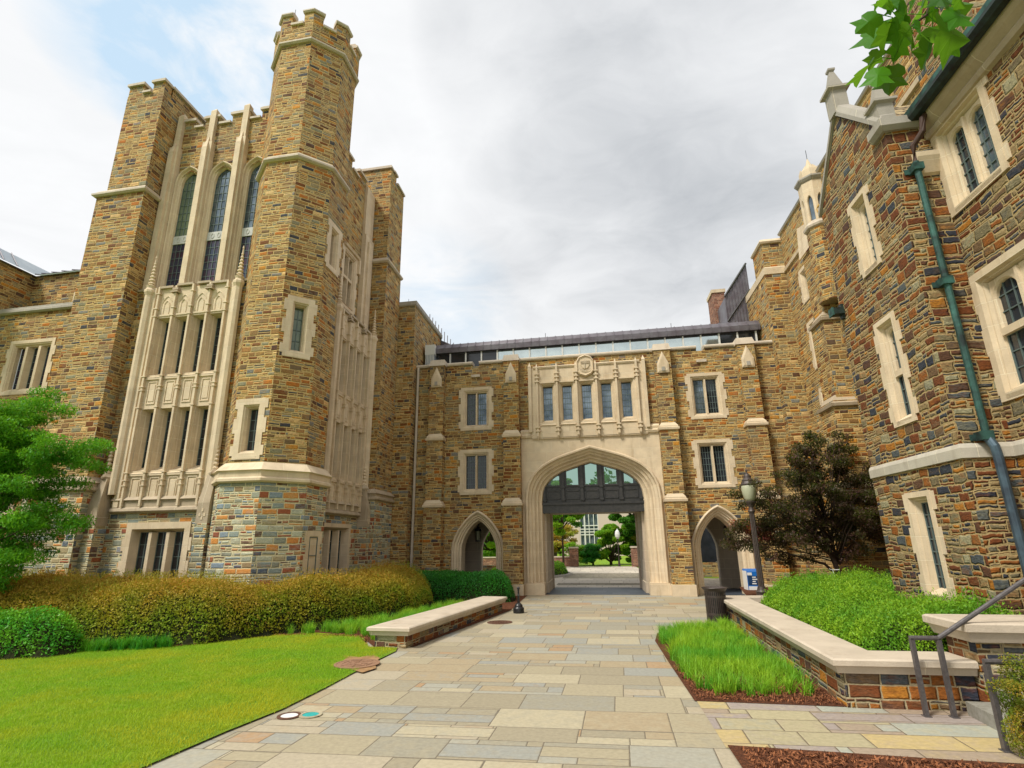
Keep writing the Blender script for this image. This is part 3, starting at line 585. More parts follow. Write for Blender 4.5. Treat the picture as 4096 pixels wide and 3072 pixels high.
ro=m_.build('roof',cl); m_=M()
for i in range(39):
    u=.62+i*.4
    if u<15.95: m_.band([(u,1.15),(u+.035,1.15)],[(a_+.02,z_+.02) for a_,z_ in prof[1:]],mt=zinc)
m_.build('standing_seam',ro)
m_=M(); m_.box(front(.9),.12,.62,-1.2,.12,11.1,11.62,frame_w); m_.box(front(.9),.14,.60,-1.2,.1,9.7,11.1,zinc_l)
for i in range(6): m_.box(front(.9),.16+i*.08,.19+i*.08,.1,.125,9.7,11.1,frame_w)
m_.build('end_panel',cl)
for a_,x_ in ((6.1,0),(12.2,0)):
    m_=M(); m_.tube([W(a_,1.8,11.6),W(a_,1.8,12.15)],.012,5,blackm); m_.build('lightning_rod',cl)

# ================================================================ left hall (collegiate tower block)
lh=T('library_hall','tall stone hall with octagonal battlemented turret and tall stained windows at left','building',W(-2.1,-7.8,0))
def part(mb,name,par=None,**k_): return mb.build(name,par or lh,**k_)
# octagonal turret
TC=(-2.10,-7.85)
def octo(ap,c=TC):
    R_=ap/math.cos(math.pi/8); return [(c[0]+R_*math.cos(-math.pi/2+math.pi/8+k_*math.pi/4-math.pi/4),c[1]+R_*math.sin(-math.pi/2+math.pi/8+k_*math.pi/4-math.pi/4)) for k_ in range(8)]
    # 0-1 front face, 1-2 front right, 2-3 right, ...
AP=1.45; o1=octo(AP); 
tw=M(); tw.prism(octo(1.60),0,3.95,st_base)
Fo=[seg(o1[i],o1[(i+1)%8]) for i in range(8)]
hl={0:[(.12,1.04,4.55,6.42)],1:[(.16,1.04,7.80,9.88)],2:[(.14,1.06,11.30,13.15)]}
for i,(fr,L) in enumerate(Fo): tw.wall(fr,0,L,3.9,20.3,[hole(*h_) for h_ in hl.get(i,[])],st_new)
o2=octo(AP+.08); tw.prism(o2,20.25,21.0,st_new)
ot=part(tw,'turret')
fo2=[seg(o2[i],o2[(i+1)%8]) for i in range(8)]
cr_=M(); ccp=M()
for i,(fr,L) in enumerate(fo2):
    # merlons wrap the corners
    for u0,u1 in ((0,L*.30),(L*.70,L)):
        cr_.box(fr,u0,u1,-.28,0,21.0,21.5,st_new); 
    ccp.box(fr,L*.30,L*.70,-.33,.07,21.0,21.10,cope)
cr_.build('merlon_course',ot)
for i in range(8):
    p0,p1,p2=Vector(o2[i-1]),Vector(o2[i]),Vector(o2[(i+1)%8]); a_=p1+(p0-p1).normalized()*(L*.30+.04); b_=p1+(p2-p1).normalized()*(L*.30+.04)
    ccp.band([tuple(a_),tuple(p1),tuple(b_)],[(-.34,21.5),(.05,21.5),(.09,21.55),(.09,21.60),(.03,21.63),(-.02,21.70),(-.30,21.72),(-.34,21.5)],mt=cope)
ccp.build('coping',ot)
for z,h_,o_,pr in ((3.85,.6,.2,BIG),(15.0,.26,.13,STR),(20.15,.26,.13,STR)):
    b=M(); b.band(octo(AP if z>5 else 1.52),pr(z,h_,o_),True,lime if z<5 else cope); b.build('string_course',ot)
SU2=[(0,-.06),(0,.025),(.19,.025),(.215,-.02),(.235,-.02),(.27,-.12),(.285,-.12),(.29,-.30)]
window(Fo[0][0],ot,*hl[0][0],lights=1,nx=2,nz=4,prof=SU2,gm=glass_dk,depth=.28)
window(Fo[1][0],ot,*hl[1][0],lights=1,nx=2,nz=4,prof=SU2,gm=glass_bl,gms=[glass_gr],depth=.28,quoin=True)
window(Fo[2][0],ot,*hl[2][0],lights=1,nx=2,nz=4,prof=SU2,gm=glass_dk,depth=.4)
ob=octo(1.60); fr,L=seg(ob[2],ob[3]); 
window(fr,ot,.25,1.10,.55,2.50,lights=1,nx=1,nz=3,prof=[(0,-.02),(0,.03),(.15,.03),(.17,.02),(.18,.012),(.19,.008)],gm=lime,depth=-.006,quoin=True,sill=False)
m_=M()
for (a_,b_) in ((TC[0]-.3,TC[1]-1.35),(TC[0]+1.3,TC[1]+.9)): m_.tube([W(a_,b_,21.7),W(a_,b_,22.05)],.012,4,blackm)
m_.build('lightning_rod',ot)
# bays: one facing the camera, one facing the gatehouse side
def flip(fr,c):  # mirror so that u runs away from the turret
    return fr
BFp,BFu=-8.6,-8.2; BRp,BRu=-1.3,-1.7
FP=front(BFp); FU=front(BFu); RP=right(BRp); RU=right(BRu)
bw=M()
# front bay walls
bw.wall(FU,-7.8,-3.0,10.6,18.15,[(-7.35,-6.25,11.0,16.3),(-5.9,-4.8,11.0,16.3),(-4.45,-3.35,11.0,16.3)],st_new)
bw.wall(FP,-7.8,-3.2,3.2,10.9,[(-7.06,-3.66,3.3,10.8)],st_new)
bw.wall(FP,-7.8,-3.2,0,3.3,[(-6.43,-4.22,.45,2.80)],st_base)
# right bay walls
bw.wall(RU,-7.0,-2.4,10.6,18.0,[(-5.05,-3.75,11.65,14.2)],st_new)
bw.wall(RP,-6.9,-2.4,3.2,10.9,[(-6.05,-2.72,3.3,10.8)],st_new)
bw.wall(RP,-6.9,-2.4,0,3.3,[(-5.9,-3.55,.45,2.80)],st_base)
bw.box(FU,-7.8,-3.0,-.4,-.02,17.6,18.15,st_new)
part(bw,'bay_wall')
# parapets
def merlons(fr,lst,zlow,zhigh,parent,cm=cope,th=.35):
    a_=M(); c_=M()
    for u0,u1,top in lst:
        if top: a_.box(fr,u0,u1,-th,0,zlow,zhigh,st_new); c_.box(fr,u0-.05,u1+.05,-th-.05,.09,zhigh,zhigh+.10,cm); c_.box(fr,u0-.0,u1+.0,-th,.04,zhigh+.10,zhigh+.17,cm)
        else: c_.box(fr,u0+.02,u1-.02,-th-.05,.09,zlow,zlow+.09,cm)
    a_.build('merlon_course',parent); c_.build('coping',parent)
merlons(FU,[(-7.5,-6.95,1),(-6.95,-6.5,0),(-6.5,-5.85,1),(-5.85,-5.3,0),(-5.3,-4.5,1),(-4.5,-4.0,0),(-4.0,-3.2,1)],18.12,18.48,lh)
merlons(RU,[(-6.6,-5.9,0),(-5.9,-4.9,1),(-4.9,-4.2,0),(-4.2,-3.4,1),(-3.4,-2.5,0)],17.95,18.35,lh)
# tall shafts and tall windows, front
for c in (-7.55,-6.08,-4.62,-3.18):
    m_=M(); m_.box(FU,c-.20,c+.20,-.1,.22,10.7,17.2,lime); m_.box(FU,c-.11,c+.11,-.1,.33,10.7,16.9,lime)
    m_.add([FU(c-.12,-.1,17.1),FU(c+.12,-.1,17.1),FU(c+.12,.16,17.1),FU(c-.12,.16,17.1),FU(c-.12,-.1,18.75),FU(c+.12,-.1,18.75),FU(c+.12,.14,18.75),FU(c-.12,.14,18.75),FU(c,.0,18.95)],[(3,2,6,7),(2,1,5,6),(0,3,7,4),(4,7,8),(7,6,8),(6,5,8),(5,4,8)],lime)
    m_.add([FU(c-.11,.12,16.9),FU(c+.11,.12,16.9),FU(c+.11,.33,16.9),FU(c-.11,.33,16.9),FU(c,.16,17.5)],[(0,1,4),(1,2,4),(2,3,4),(3,0,4)],lime); part(m_,'shaft')
for i,c in enumerate((-6.80,-5.35,-3.90)):
    m_=M(); arch_plate(m_,FU,c,.46,10.9,15.55,16.12,TUD,c-.56,c+.56,16.35,-.02,st_new)
    arch_loft(m_,FU,c,.545,10.9,15.55,16.32,TUD,[(0,-.05),(0,.08),(.03,.10),(.06,.08),(.08,.0),(.11,-.02),(.14,-.06),(.17,-.07),(.19,-.17)],lime,1.05)
    m_.box(FU,c-.36,c+.36,-.19,-.12,13.02,13.36,carved)
    for s in (-1,1):
        for k_ in range(8):
            t0=math.pi*k_/4; m_.tube([FU(c+s*.13+.06*math.cos(t0),-.115,13.19+.10*math.sin(t0)),FU(c+s*.13+.06*math.cos(t0+.8),-.115,13.19+.10*math.sin(t0+.8))],.014,4,carved)
    wo=part(m_,'tall_window')
    pane(FU,c-.355,c+.355,13.36,16.05,-.17,4,8,[glass_gr,glass_bl,glass_bl][i],wo,bar=.018,head=15.5); pane(FU,c-.355,c+.355,10.95,13.02,-.17,4,7,glass_pu,wo,bar=.018)
# window panels (two storeys of four lights) on both bays
def lightpanel(fr,u0,u1,label=None):
    """u0..u1 outer limits of the panel"""
    m_=M(); wd=u1-u0; s0=u0+.42; pitch=(wd-.84+.14)/4; ls=[(s0+i*pitch,s0+i*pitch+pitch-.14) for i in range(4)]
    rows=((7.66,9.74),(4.44,6.48)); hs=[(a_,b_,z0,z1) for a_,b_ in ls for z0,z1 in rows]
    fr2=Fr(fr.o+fr.m*.06,fr.d,fr.m)
    m_.wall(fr2,u0+.1,u1-.1,3.3,10.85,hs,lime)
    for s in (u0,u1-.22):
        m_.add([fr(s,.0,3.3),fr(s+.02,.12,3.3),fr(s+.20,.12,3.3),fr(s+.22,.0,3.3),fr(s,.0,10.9),fr(s+.02,.12,10.9),fr(s+.20,.12,10.9),fr(s+.22,.0,10.9)],[(0,1,5,4),(1,2,6,5),(2,3,7,6)],lime)
    # splayed reveals
    for a_,b_,z0,z1 in hs:
        m_.loft([[fr(a_+i,n,z0+i*.7),fr(b_-i,n,z0+i*.7),fr(b_-i,n,z1-i*.7),fr(a_+i,n,z1-i*.7)] for i,n in ((0,.06),(.0,.04),(.02,-.10),(.04,-.13),(.07,-.31))],lime,True)
        m_.add([fr(a_-.02,.12,z0-.10),fr(b_+.02,.12,z0-.10),fr(b_-.08,-.36,z0+.20),fr(a_+.08,-.36,z0+.20)],[(0,1,2,3)],lime); m_.box(fr,a_-.01,b_+.01,.06,.11,z0-.17,z0-.10,lime)
    # blind panels below each light
    for a_,b_ in ls:
        for z0,z1 in ((6.62,7.44),(3.48,4.24)):
            for (x0,x1,y0,y1) in ((a_+.10,b_-.10,z0+.02,z0+.05),(a_+.10,b_-.10,z1-.05,z1-.02),(a_+.10,a_+.125,z0+.05,z1-.05),(b_-.125,b_-.10,z0+.05,z1-.05)): m_.box(fr,x0,x1,.06,.085,y0,y1,lime)
            m_.box(fr,a_+.165,b_-.165,.06,.078,z0+.12,z1-.12,lime)
        # blind tracery
        c=(a_+b_)/2; hw=(b_-a_)/2-.05
        for w_,zz,top in ((hw,9.95,10.55),(hw*.5,9.95,10.38)):
            o=outline(c,w_,9.88,zz+.25,top,PTD); m_.tube([fr(u,.065,z) for u,z in o],.02,5,lime)
        m_.box(fr,a_+.03,b_-.03,.06,.09,9.80,9.86,lime)
    # shafts between lights with little corbels
    for i in range(5):
        c=s0-.07+i*pitch; m_.box(fr,c-.035,c+.035,.05,.17,3.32,10.9,lime)
        for z in (3.95,4.12,4.36,6.50,7.10,7.22,7.58,9.76,10.05,10.62): m_.box(fr,c-.075,c+.075,.05,.19,z,z+.035,lime)
        if i in (1,3): m_.box(fr,c-.14,c+.14,.05,.24,10.62,10.67,lime_dk); m_.box(fr,c-.11,c+.11,.05,.20,10.72,10.80,lime_dk)
    # low crenellated cornice
    for i in range(4):
        a_=s0-.07+i*pitch; dz=.0 if i in(0,3) else .05; g=.0
        m_.box(fr,a_+.02+(.12 if i in (2,) else 0),a_+pitch-.02-(.12 if i in(0,) else 0),-.3,.16,10.84+dz,10.92+dz,lime_dk)
    m_.box(fr,u0,u1,-.3,.05,10.80,10.86,lime_dk)
    wo=part(m_,'window_panel')
    for a_,b_,z0,z1 in hs: pane(fr,a_+.07,b_-.07,z0+.05,z1-.05,-.29,2,6,glass_dk,wo,bar=.018)
    # sill band
    b=M(); pth=[tuple(fr.o+fr.d*u) for u in (u0-.05,u1+.05)]
    b.band(pth,[(0,3.12),(.10,3.13),(.16,3.18),(.14,3.26),(.08,3.30),(.09,3.50),(.15,3.52),(.03,3.68)],mt=lime_dk); part(b,'sill_course')
    # corner shafts with crocketed pinnacles
    for c in (u0-.05,u1+.05):
        p=M(); base=fr.o+fr.d*c+fr.m*.12; B=lambda z:Vector(W(base.x,base.y,z))
        p.lathe(B(0),[(.14,3.7),(.14,10.6),(.19,10.72),(.19,10.8),(.14,10.86),(.13,10.9),(.16,10.98),(.10,11.02)],8,lime)
        for k_ in range(7): z=11.02+k_*.13; r_=.115-.012*k_; p.lathe(B(0),[(r_*.5,z),(r_,z+.04),(r_,z+.07),(r_*.45,z+.13)],8,lime)
        p.lathe(B(0),[(.03,11.93),(.02,12.05),(.035,12.1),(.005,12.2)],6,lime); part(p,'pinnacle',smooth=False)
lightpanel(FP,-7.06,-3.66); lightpanel(RP,-6.05,-2.68)
# stone-capped strings on the flanking strips
b=M(); b.band([(-7.75,BFp),(-7.0,BFp)],[(-.4,10.86),(.06,10.86),(.08,10.93),(-.1,11.0),(-.4,11.02)],mt=lime_dk); b.band([(-3.72,BFp),(-3.2,BFp)],[(-.4,10.86),(.06,10.86),(.08,10.93),(-.1,11.0),(-.4,11.02)],mt=lime_dk)
b.band([(BRp,-2.8),(BRp,-2.4)],[(-.4,10.86),(.06,10.86),(.08,10.93),(-.1,11.0),(-.4,11.02)],mt=lime_dk); part(b,'strip_coping')
# low corner buttresses with pinnacles beside the panels
def lowbut(fr,c,hw=.20):
    p=M(); p.box(fr,c-hw,c+hw,0,.45,0,2.75,st_base); p.box(fr,c-hw,c+hw,0,.45,2.75,3.35,lime_dk)
    p.add([fr(c-hw,0,3.35),fr(c+hw,0,3.35),fr(c+hw,.45,3.35),fr(c-hw,.45,3.35),fr(c-hw*.75,0,4.2),fr(c+hw*.75,0,4.2),fr(c+hw*.75,.26,4.2),fr(c-hw*.75,.26,4.2)],[(3,2,6,7),(2,1,5,6),(0,3,7,4),(4,7,6,5)],lime_dk)
    for x_,z_ in ((-.08,3.0),(.08,3.0),(0,3.14),(0,2.9)): p.box(fr,c+x_-.03,c+x_+.03,.45,.462,z_-.05,z_+.05,lime)
    base=fr.o+fr.d*c+fr.m*.15; B=Vector(W(base.x,base.y,0)); p.lathe(B,[(.2,4.2),(.22,4.26),(.10,4.40)],4,lime_dk)
    for k_ in range(6): z=4.36+k_*.13; r_=.10-.009*k_; p.lathe(B,[(r_*.5,z),(r_,z+.04),(r_,z+.07),(r_*.45,z+.13)],8,lime)
    p.lathe(B,[(.03,5.12),(.02,5.2),(.005,5.26)],6,lime); part(p,'corner_buttress')
lowbut(FP,-7.42); lowbut(FP,-3.52); lowbut(RP,-2.80,.14)
# ground storey windows
window(FP,lh,-6.46,-4.19,.42,2.83,lights=3,nx=2,nz=5,prof=[(0,-.06),(0,.03),(.20,.03),(.22,-.02),(.25,-.12),(.30,-.30)],gm=glass_dk,gms=[glass_dk],mull=.22,depth=.28)
window(RP,lh,-5.9,-3.50,.42,2.83,lights=3,nx=2,nz=5,prof=[(0,-.06),(0,.03),(.14,.03),(.16,-.02),(.19,-.12),(.24,-.30)],gm=glass_dk,mull=.22,depth=.28)
# right bay: upper window with hood mould, tall corner strip
window(RU,lh,-5.1,-3.72,11.45,14.15,lights=2,nx=2,nz=7,gm=glass_dk,transom=12.9,depth=.3)
m_=M(); m_.band([(BRu,-5.1),(BRu,-3.62)],[(.0,14.1),(.10,14.12),(.14,14.2),(.0,14.3)],mt=lime); m_.box(RU,-3.72,-3.60,0,.13,13.45,14.12,lime); part(m_,'hood_mould')
m_=M(); m_.box(RU,-3.42,-2.55,-.1,.20,10.7,15.6,lime); m_.box(RU,-3.42,-2.55,-.1,.12,15.6,18.1,lime); m_.box(RU,-3.2,-2.8,-.1,.28,10.7,15.3,lime); m_.add([RU(-3.42,.12,18.1),RU(-2.55,.12,18.1),RU(-2.55,-.1,18.4),RU(-3.42,-.1,18.4),RU(-3.42,-.1,18.1),RU(-2.55,-.1,18.1)],[(0,1,2,3),(0,3,4),(1,5,2)],lime); part(m_,'shaft')
# the two great piers
def pier(a0,a1,b0,b1,top,strz,ins,name='pier'):
    p=M(); p.prism([(a0,b0),(a1,b0),(a1,b1),(a0,b1)],3.9,strz,st_new); p.prism([(a0-.1,b0-.1),(a1+.1,b0-.1),(a1+.1,b1),(a0-.1,b1)],0,3.95,st_base)
    p.prism([(a0+ins[0],b0+ins[1]),(a1-ins[2],b0+ins[1]),(a1-ins[2],b1),(a0+ins[0],b1)],strz,top,st_new); po=part(p,'pier')
    for z,pr in ((3.78,BIG(3.78,.48,.20)),(strz,STR(strz,.27,.13))):
        b=M(); b.band([(a0,b1),(a0,b0),(a1,b0),(a1,b1)],pr,mt=cope if z>5 else lime_dk); b.build('string_course',po)
    return po
pL=pier(-9.75,-7.70,-9.2,-4.2,19.25,14.65,(.35,.04,.05))
for u0,u1 in ((-9.40,-8.78),):
    pass
fpl=front(-9.16)
merlons(fpl,[(-9.38,-8.70,1),(-8.70,-8.28,0),(-8.28,-7.76,1)],19.25,19.68,pL)
rpl=right(-7.76); merlons(rpl,[(-8.75,-5.0,1)],19.25,19.68,pL)
pR=pier(-3.3,-.80,-2.52,-.66,19.3,14.55,(.1,.05,.05))
merlons(front(-2.47),[(-3.2,-.86,1)],19.25,19.7,pR); merlons(right(-.86),[(-2.1,-1.75,1)],19.25,19.7,pR); merlons(right(-.86),[(-1.6,-.7,1)],19.0,19.32,pR)
# low block and its coping, corner downpipe
m_=M(); m_.prism([(-3.2,-.62),(0,-.62),(0,4.5),(-3.2,4.5)],0,13.15,st_new); lb=part(m_,'stair_block')
m_=M(); m_.band([(-3,-.62),(0,-.62),(0,4.0)],[(-.3,13.15),(.05,13.15),(.09,13.2),(.09,13.38),(-.3,13.40)],mt=cope_gr); m_.build('coping',lb)
m_=M(); m_.tube([W(-.5,-.2,13.4),W(-.5,-.2,13.75)],.012,4,blackm); m_.build('lightning_rod',lb)
m_=M(); m_.tube([W(.10,-.10,0),W(.10,-.10,10.15)],.06,8,cope); 
for z in (1.5,4.5,7.5): m_.tube([W(.10,-.10,z),W(.10,-.10,z+.1)],.075,8,cope)
part(m_,'downpipe')
m_=M(); m_.prism([(-6,4.0),(0.9,4.0),(0.9,9),(-6,9)],9,lambda p:14.6-(p[0]+.6)*1.3 if p[0]>-1 else 16,zinc); zr=part(m_,'metal_stair_roof')
m_=M()
for i in range(10):
    u=-.7+i*.18; m_.box(front(4.0),u,u+.03,0,.05,9,14.6-(u+.6)*1.3,zinc)
m_.build('standing_seam',zr)
# body of the hall behind the bays
m_=M(); m_.prism([(-7.7,-8.0),(-3,-8.0),(-1.9,-7),(-1.9,-2.5),(-3,3),(-7.7,3)],17.0,17.4,zinc); part(m_,'flat_roof')
# low wing at far left
m_=M(); fw=front(-7.1); fw2=front(-5.4); wn=(-14.85,-12.70,7.85,10.12)
m_.wall(fw,-34,-9.3,0,11.4,[hole(*wn),(-15.2,-12.9,3.2,5.3)],st_new)
m_.wall(fw2,-16.75,-9.3,11.3,14.1,[(-14.2,-13.1,11.9,13.5)],st_new); m_.wall(right(-16.75),-26,-5.4,11.3,14.1,[],st_new); m_.wall(right(-16.75),-26,-7.1,0,11.3,[],st_new) if 0 else None
m_.wall(right(-16.9),-26,-7.1,0,3,[],st_new) if 0 else None
wg=part(m_,'wing_wall')
window(fw,wg.parent,*wn,lights=3,nx=2,nz=6,gm=glass_pu,gms=[glass_pu,glass_dk,glass_pu],depth=.3,mull=.24)
window(fw,wg.parent,-15.2,-12.9,3.2,5.3,lights=3,nx=2,nz=5,gm=glass_dk,depth=.3,mull=.24)
window(fw2,wg.parent,-14.3,-13.0,11.8,13.55,lights=1,nx=2,nz=4,gm=glass_dk,depth=.35,prof=[(0,-.06),(0,.03),(.16,.03),(.2,-.03),(.24,-.03),(.3,-.14),(.34,-.14),(.36,-.34)])
m_=M(); m_.band([(-34,-7.1),(-9.75,-7.1)],[(-.5,11.28),(.08,11.30),(.14,11.36),(.13,11.46),(.05,11.52),(.04,11.60),(-.5,11.66)],mt=cope_gr); part(m_,'string_course')
m_=M(); 
m_.add([W(-16.55,-5.6,14.05),W(-9.3,-5.6,14.05),W(-9.3,-3.4,15.1),W(-17.8,-3.4,15.1),W(-16.55,-26,14.05),W(-17.8,-26,15.1)],[(0,1,2,3),(4,0,3,5)],zinc_l)
m_.band([(-16.6,-26),(-16.6,-5.55),(-9.3,-5.55)],[(-.1,14.02),(-.2,14.1)],mt=zinc)
ro=part(m_,'metal_roof'); m_=M()
for i in range(13):
    a_=-16.2+i*.55
    if a_>-9.6: break
    m_.tube([W(a_,-5.62,14.08),W(a_-.15,-3.4,15.14)],.022,4,zinc)
for i in range(30): 
    b_=-6.4-i*.6; m_.tube([W(-16.55,b_,14.08),W(-17.8,b_+.5,15.14)],.022,4,zinc)
m_.tube([W(-16.55,-5.6,14.08),W(-17.8,-3.4,15.14)],.03,4,zinc); m_.build('standing_seam',ro)

# ================================================================ right far hall
rh=T('far_right_hall','stone hall with small lantern turret between the gatehouse and the rough stone wing','building',W(16.8,-2,0))
m_=M(); m_.prism([(16,-.42),(16.85,-.42),(16.85,6),(16,6)],0,13.3,st_new); m_.prism([(16.06,-.36),(16.9,-.36),(16.9,1.0),(16.06,1.0)],13.3,14.75,st_new); pr_=m_.build('pier',rh)
m_=M(); m_.band([(16,6),(16,-.42),(16.85,-.42)],[(-.02,13.2),(.03,13.2),(.04,13.5),(-.06,13.58)],mt=lime); m_.build('string_course',pr_)
m_=M(); m_.band([(16.06,1.0),(16.06,-.36),(16.9,-.36)],[(-.3,14.72),(.06,14.72),(.10,14.80),(.04,14.92),(-.3,14.94)],mt=lime); m_.build('coping',pr_)
fw=left(16.85); m_=M(); wr=[(-2.70,-1.72,11.1,12.55),(-2.70,-1.72,8.35,10.3),(-2.70,-1.72,5.4,7.6),(-2.7,-1.72,2.6,4.6)]
m_.wall(fw,-12,-.42,0,15.0,[hole(*w_) for w_ in wr],st_new); m_.box(fw,-12,-.4,-.35,-.02,14,15.0,st_new); wl_=m_.build('wall',rh)
for w_ in wr: window(fw,rh,*w_,lights=1,nx=2,nz=6,gm=glass_dk,depth=.28,prof=SUR)
m_=M(); m_.band([(16.85,-.42),(16.85,-12)],[(-.02,13.2),(.07,13.22),(.09,13.35),(.0,13.45)],mt=lime)
m_.band([(16.85,-.42),(16.85,-12)],[(-.4,15.0),(.06,15.0),(.09,15.08),(.02,15.14),(-.4,15.16)],mt=cope_gr); m_.build('string_course',rh)
# stepped buttress
m_=M()
for z0,z1,a0,b0 in ((0,3.6,15.9,-4.6),(3.6,6.5,16.12,-4.45),(6.5,9.6,16.3,-4.35),(9.6,12.35,16.45,-4.28)): m_.box(front(0),a0,17.1,3.3,-b0,z0,z1,st_new)
bt=m_.build('buttress',rh); m_=M()
for z,a0,b0 in ((3.6,15.9,-4.6),(6.5,16.12,-4.45),(9.6,16.3,-4.35)):
    m_.band([(a0,-3.3),(a0,b0),(17.1,b0)][::1],[(-.02,z-.22),(.08,z-.2),(.10,z-.1),(.0,z-.04),(-.16,z+.22)],mt=lime_dk)
m_.add([W(16.36,-4.36,12.35),W(17.0,-4.36,12.35),W(17.0,-3.2,12.35),W(16.36,-3.2,12.35),W(16.46,-4.30,13.35),W(17.0,-4.30,13.35),W(17.0,-3.2,13.7),W(16.46,-3.2,13.7)],[(0,1,5,4),(3,0,4,7),(4,5,6,7),(1,2,6,5)],lime); m_.build('cap_stone',bt)
# small lantern turret
LC=(16.72,-4.5); lo=lambda ap:[(LC[0]+ap/math.cos(math.pi/8)*math.cos(math.pi/8+k_*math.pi/4-3*math.pi/4),LC[1]+ap/math.cos(math.pi/8)*math.sin(math.pi/8+k_*math.pi/4-3*math.pi/4)) for k_ in range(8)]
m_=M(); m_.prism(lo(.42),10.0,12.9,st_new); m_.band(lo(.44),[(-.02,12.8),(.05,12.85),(.07,12.93),(.02,13.0),(-.02,13.1)],True,cope)
L0=lo(.44); 
for i in range(8):
    fr,L=seg(L0[i],L0[(i+1)%8]); c=L/2
    arch_plate(m_,fr,c,.10,13.05,13.85,14.12,PTD,0,L,14.75,0,lime); arch_loft(m_,fr,c,.10,13.05,13.85,14.12,PTD,[(0,0),(.02,-.03),(.025,-.10)],lime,1)
    m_.quad([fr(c-.1,-.08,13.05),fr(c+.1,-.08,13.05),fr(c+.1,-.08,14.15),fr(c-.1,-.08,14.15)],glass_bl)
m_.band(L0,[(-.02,14.65),(.05,14.72),(.10,14.80),(.10,14.86),(.0,14.92),(-.12,14.95)],True,cope_gr)
for i in range(8):
    fr,L=seg(lo(.34)[i],lo(.34)[(i+1)%8])
    m_.add([fr(.0,0,14.92),fr(L,0,14.92),fr(L,-.12,14.92),fr(0,-.12,14.92),fr(.0,0,15.25),fr(L,0,15.25),fr(L/2,-.03,15.42)],[(0,1,5,4),(4,5,6),(1,2,5),(3,0,4)],lime)
m_.loft([[W(*p,14.92) for p in lo(.24)],[W(*p,15.2) for p in lo(.20)],[W(*p,15.85) for p in lo(.015)]],lime,True,True)
m_.tube([W(LC[0],LC[1],15.8),W(LC[0],LC[1],16.25)],.010,4,blackm); m_.build('lantern_turret',rh)
# rope coil hung by the turret
p=Vector(W(16.62,-4.95,13.35)); m_=M()
for k_ in range(7):
    r_=.20+.012*k_; m_.tube([p+Vector((r_*.55*math.cos(t)+k_*.008,.03*math.sin(3*t),r_*math.sin(t))) for t in [2*math.pi*i/18 for i in range(19)]],.011,5,flat('yellow_rope_%d'%k_,(.48,.30,.06),.8) if k_==0 else MATS['yellow_rope_0'][0] if isinstance(MATS['yellow_rope_0'],tuple) else bpy.data.materials['yellow_rope_0'])
o=m_.build('rope_coil'); tag(o,'coil of yellow rope hanging beside the small stone lantern turret','rope')
# zinc clad stair and brick stack beyond the pier
m_=M(); m_.prism([(15.0,2.6),(16.2,2.6),(16.2,8),(15.0,8)],10.6,lambda p:14.3+(p[0]-15.5)*1.45,zinc); zc=m_.build('zinc_clad_stair',rh)
m_=M()
for i in range(9):
    u=15.02+i*.145; m_.box(front(2.6),u,u+.022,0,.04,10.6,14.3+(u-15.5)*1.45,zinc)
m_.tube([W(15.0,2.54,13.62),W(16.2,2.54,15.32)],.05,4,metal_dk); m_.tube([W(15.0,2.54,12.3),W(16.2,2.54,13.9)],.04,4,metal_dk)
m_.build('standing_seam',zc)
m_=M(); m_.prism([(14.85,4.2),(15.45,4.2),(15.45,5.4),(14.85,5.4)],10,14.6,brick_m); m_.band([(14.85,5.4),(14.85,4.2),(15.45,4.2),(15.45,5.4)],[(-.1,14.6),(.05,14.6),(.06,14.78),(-.6,14.8)],mt=lime); m_.build('chimney',rh)

# ================================================================ near right wing (rough stone)
nw=T('rough_stone_wing','older rough brown stone wing with gable, gutter and arched windows at right','building',W(14.6,-13,0))
GA,GB0,GB1=14.0,-13.8,-10.75; G_=left(GA); m_=M()
gw=[(-12.80,-12.05,7.38,9.15),(-12.82,-12.05,4.15,6.32),(-12.72,-11.90,1.0,2.90)]
m_.wall(G_,GB0,GB1,0,3.4,[hole(*gw[2])],st_old); m_.wall(G_,GB0,GB1,3.4,9.75,[hole(*w_) for w_ in gw[:2]],st_old)
gc=(GB0+GB1)/2
m_.quad([G_(GB0,0,9.75),G_(GB1,0,9.75),G_(gc,0,11.35)],st_old)
m_.wall(front(GB0),GA,14.75,0,9.75,[],st_old)
m_.wall(front(GB1).__class__((0,GB1),(1,0),(0,1)),GA,18,0,9.75,[],st_old)
m_.prism([(14.02,GB0+.02),(16.7,GB0+.02),(16.7,GB1-.02),(14.02,GB1-.02)],9.5,9.7,zinc)
m_.build('gable_wall',nw)
for i,w_ in enumerate(gw):
    window(G_,nw,*w_,lights=1,nx=3,nz=7,gm=glass_dk,arched=i<2,depth=.16,transom=5.18 if i==1 else None,gms=[glass_bl if i==0 else glass_dk],
        prof=[(0,-.06),(0,.03),(.10,.03),(.125,-.05),(.15,-.05),(.175,-.12),(.19,-.12),(.20,-.17)])
